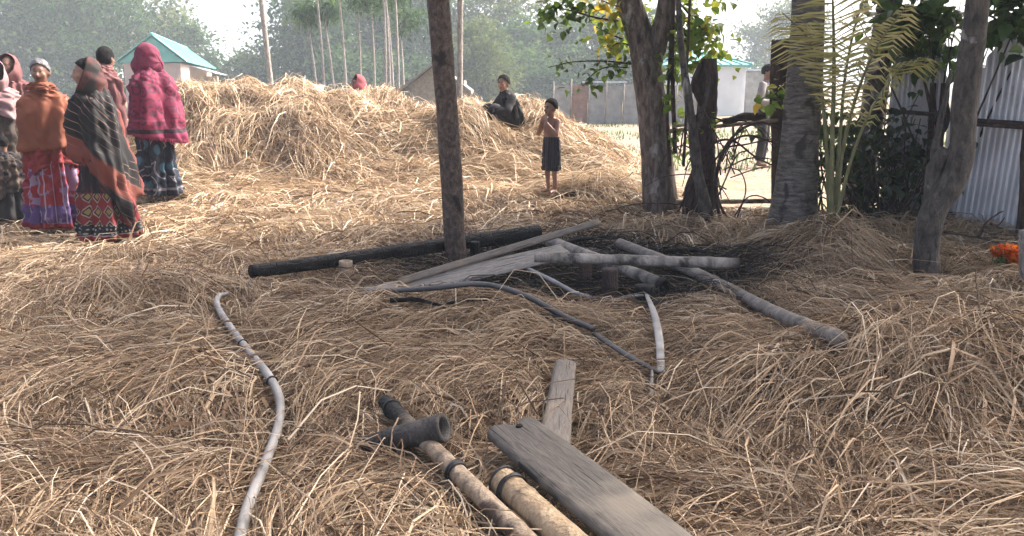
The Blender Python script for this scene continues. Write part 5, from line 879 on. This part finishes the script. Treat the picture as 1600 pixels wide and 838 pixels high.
def c_blackred(n):
    s_ = sepz(n); a = N(n, 'ShaderNodeMath', operation='MULTIPLY_ADD'); a.inputs[1].default_value = 1.1; n.links.new(s_.outputs[0], a.inputs[0]); n.links.new(s_.outputs[1], a.inputs[2])       # diagonal coordinate
    c = ramp(n, [(.40, (.30, .06, .045)), (.52, (.25, .045, .035)), (.55, (.008, .006, .007)), (.70, (.008, .007, .008)), (.74, (.26, .06, .04)), (.92, (.32, .085, .055)), (.96, (.008, .007, .008))], a.outputs[0]).outputs[0]
    cb = N(n, 'ShaderNodeCombineXYZ'); n.links.new(a.outputs[0], cb.inputs[0]); st1 = mix(n, c, (.40, .24, .18), step(n, wavefac(n, cb.outputs[0], 4.2, 'X', 1.0), .955, .985)); nz = noise(n, 2.2, 2, stretch(n, 1, 1, 1)); return mix(n, c, st1, step(n, nz.outputs[0], .47, .56))
def c_pink(n):
    z = sepz(n).outputs[1]; v = vor(n, stv(n, 17, 10.5), rand=.55); v2 = vor(n, stv(n, 40, 26), rand=.4)
    c = ramp(n, [(.0, (.33, .018, .075)), (.10, (.12, .012, .05)), (.17, (.34, .02, .08)), (.33, (.34, .02, .08)), (.40, (.13, .012, .055)), (.52, (.16, .014, .06)), (.56, (.33, .02, .08))], v.outputs['Distance']).outputs[0]; c = mix(n, c, (.38, .045, .13), ramp(n, [(.12, (.7, .7, .7)), (.2, (0, 0, 0))], v2.outputs['Distance']).outputs[0])
    c = mix(n, c, (.035, .006, .02), band(n, z, .66, .70)); c = mix(n, c, (.33, .02, .10), band(n, z, .62, .66)); c = mix(n, c, (.30, .02, .085), band(n, z, .93, .97)); c = mix(n, c, (.36, .03, .10), band(n, z, .78, .80)); return c
def c_blue(n):
    v = vor(n, stv(n, 10, 6)); c = ramp(n, [(.25, (.10, .26, .36)), (.36, (.02, .03, .06)), (.62, (.018, .022, .045)), (.66, (.42, .44, .46)), (.72, (.02, .03, .06))], v.outputs['Distance']).outputs[0]; z = sepz(n).outputs[1]; return mix(n, c, (.36, .34, .36), band(n, z, .085, .11))
def c_dullpink(n): x = noise(n, 4, 4, stretch(n, 1, 1, 1)); return ramp(n, [(.3, (.22, .07, .07)), (.7, (.34, .14, .135))], x.outputs[0]).outputs[0]
def c_palepink(n): x = noise(n, 7, 4, stretch(n, 1, 1, 1)); return ramp(n, [(.3, (.38, .22, .22)), (.7, (.52, .36, .36))], x.outputs[0]).outputs[0]
def c_brown(n): v = vor(n, stv(n, 22, 16)); return ramp(n, [(.2, (.22, .15, .09)), (.4, (.06, .045, .035)), (.7, (.10, .07, .055))], v.outputs['Distance']).outputs[0]
def c_dark(n): x = noise(n, 9, 4, stretch(n, 1, 1, 1)); return ramp(n, [(.3, (.010, .009, .011)), (.7, (.03, .026, .028))], x.outputs[0]).outputs[0]
def c_darkstripe(n): return mix(n, (.035, .03, .033), (.11, .10, .10), step(n, wavefac(n, stv(n, 9, 0), 1.0), .75, .9))
def c_greyblue(n): x = noise(n, 5, 4, stretch(n, 1, 1, 1)); return ramp(n, [(.3, (.28, .27, .27)), (.7, (.40, .39, .385))], x.outputs[0]).outputs[0]
def c_rust(n): x = noise(n, 7, 4, stretch(n, 1, 1, 1)); return ramp(n, [(.42, (.02, .014, .014)), (.52, (.15, .035, .028)), (.75, (.19, .05, .038))], x.outputs[0]).outputs[0]
def c_rose(n): x = noise(n, 9, 3, stretch(n, 1, 1, 1)); return ramp(n, [(.3, (.44, .07, .09)), (.7, (.58, .14, .16))], x.outputs[0]).outputs[0]
for nm in ('orange', 'red', 'purple', 'diamond', 'blackred', 'pink', 'blue', 'dullpink', 'palepink', 'brown', 'dark', 'darkstripe', 'greyblue', 'rose', 'rust'): M['c_' + nm] = cloth_mat('cloth_' + nm, globals()['c_' + nm])
DS = [1.0]
def D(nm, mt, secs, yaw, **k):
    secs = [(q[0] * DS[0],) + tuple(q[1:]) for q in [(q[0] if q[0] < 1.1 else 1.1 + (q[0] - 1.1) * .70,) + tuple(q[1:]) for q in secs]]
    k['fold'] = k.get('fold', .02) * 1.7; sl = .88 if secs[0][0] > .75 else 1.0; secs = [(q[0], q[1], q[2], q[3] * sl, q[4] * sl) for q in secs]
    m = MB(); drape(m, secs, **k); m.v = [rotz(v, yaw) for v in m.v]; return m.build(nm, M[mt])
def HD(nm, mt, c, R, yaw, **k): m = MB(); hood(m, c, R, yaw, **k); return m.build(nm, M[mt])
def HR(c, s, yaw, mt='hair', **k): m = MB(); hair_cap(m, c, s, yaw, **k); return m.build('hair', M[mt])
PG = 'women standing at the edge of the straw'
def gfoot(px, py, sink=.03):
    p = fp(px, py, .045); p[2] -= .02; return p
# woman in orange shawl, facing the camera
def w1(c, hs, A, body):
    y = math.radians(14)
    sk = D('sari', 'c_purple', [(.80, 0, 0, .17, .14), (.6, 0, -.01, .20, .17), (.3, 0, -.01, .225, .19), (.02, 0, -.01, .245, .21)], y, fold=.035, seed=1, kf=(9, 14, 21), twist=.4)
    un = D('sari_end', 'c_red', [(.95, 0, -.01, .215, .18), (.8, 0, -.015, .235, .20), (.56, .01, -.02, .235, .205)], y, fold=.022, seed=2, hem=lambda t: .05 * np.sin(t * 2 + 1) + .05 * np.sin(t))
    sh = D('shawl', 'c_orange', [(1.44, 0, -.01, .075, .08), (1.39, 0, -.01, .10, .10), (1.33, 0, -.01, .165, .125), (1.27, 0, -.02, .232, .16), (1.1, 0, -.03, .265, .20), (.92, 0, -.03, .265, .215), (.78, .01, -.03, .26, .21)], y, fold=.026, seed=3, kf=(4, 7, 12), twist=3.0, hem=lambda t: -.03 * np.cos(t) + .03 * np.sin(t))
    ck = D('shawl_roll', 'c_orange', [(1.475, 0, -.03, .078, .085), (1.45, 0, -.03, .105, .11), (1.41, 0, -.03, .13, .125), (1.37, 0, -.02, .15, .13)], y, fold=.02, seed=4, nz=24, kf=(3, 6, 9)); 
    return [sk, un, sh, ck, HR(c, hs, y, 'hair_grey', low=-.35, front=.55)]
person('woman wrapped in a plain orange shawl over a purple sari', gfoot(93, 352), PG, w1, 1.47, math.radians(14), math.radians(14), .33)
# woman in black and red shawl, facing left
def w2(c, hs, A, body):
    y = math.radians(-62)
    sk = D('skirt', 'c_diamond', [(.85, 0, 0, .17, .15), (.6, 0, .02, .20, .19), (.3, 0, .03, .235, .235), (.015, 0, .03, .265, .275)], y, fold=.03, seed=5, kf=(8, 13, 19), twist=.4)
    sh = D('shawl', 'c_blackred', [(1.47, 0, .02, .08, .09), (1.40, 0, .02, .125, .12), (1.31, 0, .01, .205, .165), (1.2, 0, 0, .25, .205), (1.0, 0, .01, .27, .235), (.8, 0, .03, .275, .255), (.55, 0, .07, .26, .27)], y, fold=.028, seed=6, kf=(4, 7, 13), twist=2.5, hem=lambda t: -.30 * np.exp(-((t - 2.1) / .55) ** 2) + .16 * np.cos(t + .4) - .10 * np.exp(-((t + 2.6) / .5) ** 2))
    fr = MB(); th = np.linspace(1.3, 2.9, 60); fringe(fr, rotz(np.stack([np.sin(th) * .265, .07 - np.cos(th) * .275, .57 - .30 * np.exp(-((th - 2.1) / .55) ** 2) + .16 * np.cos(th + .4)], -1), y), .07, 4)
    return [sk, sh, HD('hood', 'c_rust', c + [0, .0, .015], .122, y, seed=2, down=1.0, rim=84), HR(c, hs, y, low=-.3, front=.6), fr.build('fringe', M['c_dark'])]
person('woman in a black and rust-red striped shawl with a diamond-hemmed skirt', gfoot(166, 368), PG, w2, 1.48, math.radians(-62), math.radians(-62), .6)
# woman in magenta shawl, turned away
def w3(c, hs, A, body):
    y = math.radians(-130)
    sk = D('skirt', 'c_blue', [(.82, 0, 0, .17, .14), (.5, 0, 0, .195, .18), (.22, 0, 0, .215, .21), (.03, 0, 0, .225, .225)], y, fold=.035, seed=8, kf=(6, 11, 17), twist=.6)
    sh = D('shawl', 'c_pink', [(1.50, 0, .0, .09, .095), (1.42, 0, .01, .135, .125), (1.34, 0, .02, .215, .17), (1.24, 0, .02, .27, .215), (1.05, 0, .03, .29, .25), (.82, 0, .04, .30, .275), (.62, 0, .05, .305, .285)], y, fold=.03, seed=9, kf=(3, 6, 11), twist=2.2, hem=lambda t: .05 * np.sin(t * 1.0 + .5))
    fr = MB(); th = np.linspace(-np.pi, np.pi, 170); fringe(fr, rotz(np.stack([np.sin(th) * .30, .05 - np.cos(th) * .28, .635 + .05 * np.sin(th + .5)], -1), y), .06, 5)
    return [sk, sh, HD('hood', 'c_pink', c + [0, 0, .015], .125, y + .5, seed=4, down=1.0, rim=60), fr.build('fringe', M['c_pink'])]
person('woman turned away in a magenta patterned shawl with fringed hem', gfoot(251, 305), PG, w3, 1.52, math.radians(-130), math.radians(-100), .33)
# woman half hidden between them
def w4(c, hs, A, body):
    y = math.radians(150)
    sk = D('skirt', 'c_brown', [(.82, 0, 0, .17, .14), (.4, 0, 0, .20, .18), (.02, 0, 0, .22, .21)], y, fold=.03, seed=11)
    sh = D('shawl', 'c_dullpink', [(1.50, 0, .01, .085, .095), (1.44, 0, .01, .12, .12), (1.36, 0, .02, .17, .14), (1.26, 0, .01, .23, .17), (1.0, 0, .02, .25, .21), (.72, 0, .03, .25, .22)], y, fold=.025, seed=12, kf=(4, 7, 11))
    return [sk, sh, HR(c, hs, y + .4, low=-.75, front=.5)]
f = gfoot(180, 345); f = at(188, 345, 8.8); f[2] = float(H(f[0], f[1])) - .02
person('dark-haired woman in a dull pink shawl half hidden between two shawled women', f, PG, w4, 1.54, math.radians(150), math.radians(170), .33)
# woman at the far left in pale pink headscarf
def w5(c, hs, A, body):
    y = math.radians(35)
    sk = D('dress', 'c_brown', [(1.12, 0, 0, .20, .16), (.9, 0, 0, .19, .16), (.4, 0, 0, .22, .2), (.03, 0, 0, .245, .23)], y, fold=.03, seed=14)
    sh = D('shawl', 'c_palepink', [(1.44, 0, .01, .085, .09), (1.37, 0, .01, .13, .12), (1.28, 0, 0, .225, .16), (1.12, 0, -.01, .25, .195), (.98, 0, -.01, .24, .19)], y, fold=.026, seed=15, kf=(4, 7, 12), hem=lambda t: -.06 * np.sin(t * 2))
    return [sk, sh, HD('headscarf', 'c_palepink', c + [0, 0, .012], .12, y, seed=7, down=.9, rim=58)]
f = at(20, 350, 8.6); f[2] = float(H(f[0], f[1])) - .02
person('woman in a pale pink headscarf behind the orange-shawled woman', f, PG, w5, 1.40, math.radians(35), math.radians(35), .36)
def w6(c, hs, A, body):
    y = math.radians(10)
    sk = D('dress', 'c_brown', [(1.15, 0, 0, .21, .17), (.8, 0, 0, .19, .17), (.03, 0, 0, .23, .22)], y, fold=.03, seed=17)
    sh = D('shawl', 'c_dullpink', [(1.44, 0, .01, .09, .095), (1.37, 0, .01, .13, .12), (1.28, 0, 0, .22, .16), (1.0, 0, -.01, .24, .19)], y, fold=.025, seed=18)
    return [sk, sh, HD('headscarf', 'c_dullpink', c + [0, 0, .012], .12, y, seed=9, down=.9, rim=58)]
f = at(46, 350, 9.6); f[2] = float(H(f[0], f[1])) - .02
person('woman in a dull red headscarf peering over the orange-shawled woman', f, PG, w6, 1.44, math.radians(10), math.radians(0), .33)
# small child at the left edge
def w7(c, hs, A, body):
    y = math.radians(200); k = .82 / 1.58 * 1.0
    dr = D('smock', 'c_dark', [(.70, 0, .0, .06, .06), (.66, 0, .0, .11, .085), (.60, 0, 0, .135, .105), (.4, 0, 0, .155, .13), (.08, 0, 0, .20, .18)], y, fold=.025, seed=20, kf=(5, 9, 13)); cp = D('cape', 'c_brown', [(.68, 0, 0, .075, .07), (.63, 0, 0, .145, .115), (.5, 0, 0, .175, .14), (.3, 0, .01, .18, .15)], y, fold=.02, seed=21, hem=lambda t: .05 * np.sin(2 * t))
    return [dr, cp, HR(c, hs, y, low=-.7, front=.4)]
f = at(22, 356, 7.7); f[2] = float(H(f[0], f[1])) - .02
person('small child in dark clothes standing with its back to the yard', f, 'children in the yard', w7, .84, math.radians(200), math.radians(190), .3, vox=.009)
# woman behind the heap
def w8(c, hs, A, body):
    y = math.radians(-60); sk = D('dress', 'c_brown', [(1.15, 0, 0, .2, .16), (.03, 0, 0, .24, .22)], y, fold=.03, seed=23); sh = D('shawl', 'c_rose', [(1.46, 0, .01, .09, .095), (1.36, 0, .01, .15, .13), (1.26, 0, 0, .23, .17), (.9, 0, 0, .25, .2)], y, fold=.025, seed=24)
    return [sk, sh, HD('headscarf', 'c_rose', c + [0, 0, .015], .128, y, seed=11, down=1.1, rim=60), HR(c, hs, y, low=-.3, front=.5)]
f = at(562, 140, 13.9); f[2] = 0; person('woman in a rose headscarf showing above the long straw heap', f, 'women beyond the heap', w8, 1.52, math.radians(-60), math.radians(-60), .4)
# man beyond the gate, in grey
def w9(c, hs, A, body):
    y = math.radians(60); sh = D('sweater', 'c_greyblue', [(1.42, 0, 0, .07, .07), (1.36, 0, 0, .12, .10), (1.28, 0, 0, .215, .13), (1.1, 0, 0, .215, .145), (.82, 0, 0, .20, .15)], y, fold=.018, seed=26)
    sl_ = []
    for sg in (-1, 1): m = MB(); s = 1.66 / 1.58; tube(m, [A(sg * .18, 0, 1.29), A(sg * .25, .0, 1.15), A(sg * .28, .02, 1.03), A(sg * .2, -.12, 1.0), A(sg * .06, -.22, 1.06)], [.065, .068, .06, .055, .045], 24, 12, .12, 3); sl_.append(m.build('sleeve', M['c_greyblue']))
    tr = []
    for sg in (-1, 1): m = MB(); tube(m, [A(sg * .075, 0, .88), A(sg * .088, 0, .7), A(sg * .09, -.02, .45), A(sg * .085, .02, .1)], [.105, .10, .075, .065], 24, 14, .06, 5); tr.append(m.build('trouser_leg', M['c_dark']))
    return [sh] + sl_ + tr + [HR(c, hs, y, low=-.5, front=.5)]
f = at(1189, 252, 14.5); f[2] = 0; person('person in a grey sweater with folded arms beyond the gate', f, 'people beyond the gate', w9, 1.72, math.radians(60), math.radians(60), .33, arms=[((-.28, .02, 1.0), (-.05, -.2, 1.02), (1, -.1, .1), (0, 0, 1)), ((.28, .02, 1.0), (.05, -.21, 1.05), (-1, -.1, .1), (0, 0, 1))])
# standing child with hands at the mouth
def w10(c, hs, A, body):
    y = math.radians(-48); st_ = D('shorts', 'c_darkstripe', [(.56, 0, 0, .092, .072), (.51, 0, 0, .096, .078), (.40, 0, 0, .100, .084), (.27, 0, 0, .099, .085), (.225, 0, 0, .099, .085)], y, fold=.014, seed=28, kf=(6, 10, 16), nz=30)
    return [st_, HR(c, hs * 1.06, y, low=-.35, front=.6, ruf=.08)]
person('bare-chested child in dark shorts with both hands at the mouth', gfoot(861, 298), 'children in the yard', w10, .93, math.radians(-48), math.radians(-48), .46, vox=.0085, arms=[((-.22, -.10, 1.0), (-.06, -.185, 1.20), (.25, .05, .9), (0, -1, .2)), ((.22, -.10, 1.0), (.06, -.185, 1.19), (-.25, .05, .9), (0, -1, .2))], build=.86, shoulder=.15, hk=1.22)
# boy sitting on the heap, knees drawn up
def seated(foot, yaw, hy):
    s = .84; mb = MB(); A = lambda x, y, z: rotz(np.array([x, y, z]) * s, yaw)
    capsule(mb, A(0, 0, .11), A(0, -.05, .34), .125 * s, .115 * s, 16, (1.15, .85)); capsule(mb, A(0, -.05, .34), A(0, -.13, .50), .115 * s, .095 * s, 16, (1.25, .8)); capsule(mb, A(-.14, -.13, .51), A(.14, -.13, .51), .05 * s, .05 * s); capsule(mb, A(0, -.13, .50), A(0, -.16, .64), .05 * s, .045 * s)
    parts = []
    for sg in (-1, 1):
        hip, kn, an = A(sg * .09, -.03, .10), A(sg * .11, -.40, .36), A(sg * .10, -.62, -.02); capsule(mb, hip, kn, .085 * s, .056 * s); capsule(mb, kn, an, .055 * s, .036 * s); capsule(mb, an + [0, 0, -.03], A(sg * .11, -.77, -.07), .034 * s, .026 * s)
        m = MB(); tube(m, [hip, (hip + kn) / 2, kn, (kn * .45 + an * .55), an * .9 + kn * .1], [.105 * s, .09 * s, .075 * s, .066 * s, .058 * s], 26, 12, .13, 4); parts.append(m.build('trouser_leg', M['c_dark']))
        sh, el, wr = A(sg * .17, -.13, .50), A(sg * .25, -.27, .32), A(sg * .07, -.46, .30); capsule(mb, sh, el, .045 * s, .036 * s); capsule(mb, el, wr, .036 * s, .026 * s); hand(mb, wr, rotz(np.array([-sg * .9, -.25, -.05]), yaw), sg, s, .6, rotz(np.array([0, -1, .3]), yaw))
        m = MB(); tube(m, [A(sg * .13, -.12, .52), sh, (sh + el) / 2, el, (el * .4 + wr * .6), wr], [.06 * s, .068 * s, .062 * s, .056 * s, .05 * s, .042 * s], 30, 12, .13, 6); parts.append(m.build('sleeve', M['c_dark']))
    c = A(0, -.19, .715); L = head_shape(mb, c, .88, hy, 0); V, fs = remesh(mb, .0095); b = MB(); b.add(V, fs, face_tone(V, L, .88, .5)); body = b.build('person', M['skin']); body.location = foot
    jk = D('jacket', 'c_dark', [(.63 * s, 0, -.15 * s, .06, .06), (.56 * s, 0, -.14 * s, .11, .09), (.50 * s, 0, -.13 * s, .175, .115), (.34 * s, 0, -.06 * s, .165, .125), (.06 * s, 0, 0, .165, .14)], yaw, fold=.016, seed=30); parts.append(jk); parts.append(HR(c, .91, hy, low=-.35, front=.62, ruf=.10))
    for o in parts: o.parent = body
    return tag(body, 'boy in dark clothes sitting on the long straw heap with knees drawn up', 'person', 'children in the yard')
f = at(804, 180, 10.8); f[2] = float(H(f[0], f[1])) - .13; seated(f, math.radians(-62), math.radians(-30))

# ------------------------------------------------------------------ loose stalks, kept off what lies on them
tufts(3250, 26, (1.7, 6.2), .0044, .42, True, 100, .075, lift=.065)
tufts(1200, 26, (5.0, 8.8), .0075, .45, False, 200, .10)
tufts(3000, 26, (7.0, 12.6), .0078, .46, False, 300, .13, lift=.075)
tufts(220, 12, (1.8, 6.5), .014, .28, False, 700, .12, lift=.05)          # flat dry leaf blades
tufts(900, 30, (1.8, 6.5), .006, .13, False, 600, .10, lift=.03)        # broken bits and chaff
tufts(380, 10, (2.0, 9), .0060, .5, True, 400, .16, lift=.12)          # stalks that stand off the mat
tufts(300, 14, (9.2, 12.0), .007, .42, False, 500, .12, lift=.13)
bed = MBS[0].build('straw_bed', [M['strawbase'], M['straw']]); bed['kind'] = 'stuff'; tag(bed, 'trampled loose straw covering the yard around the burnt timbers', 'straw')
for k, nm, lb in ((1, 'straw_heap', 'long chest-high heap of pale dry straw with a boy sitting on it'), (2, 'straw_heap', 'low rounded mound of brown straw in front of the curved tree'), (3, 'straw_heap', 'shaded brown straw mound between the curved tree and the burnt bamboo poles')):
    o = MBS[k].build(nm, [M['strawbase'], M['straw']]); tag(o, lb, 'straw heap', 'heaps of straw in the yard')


# ------------------------------------------------------------------ smoke and morning haze hanging over the yard
hz = MB(); box(hz, (0, 430, 9.3), (1500, 1000, 21.4)); ho = hz.build('haze', None if False else M['straw'], smooth=False); ho['kind'] = 'stuff'; ho.data.materials.clear()
hm = bpy.data.materials.new('smoky_air'); hm.use_nodes = True; n_ = hm.node_tree; n_.nodes.clear(); ou = n_.nodes.new('ShaderNodeOutputMaterial'); vo = n_.nodes.new('ShaderNodeVolumePrincipled'); vo.inputs['Color'].default_value = (.82, .93, 1, 1); vo.inputs['Density'].default_value = .0022; vo.inputs['Anisotropy'].default_value = .0
n_.links.new(vo.outputs[0], ou.inputs['Volume']); ho.data.materials.append(hm)
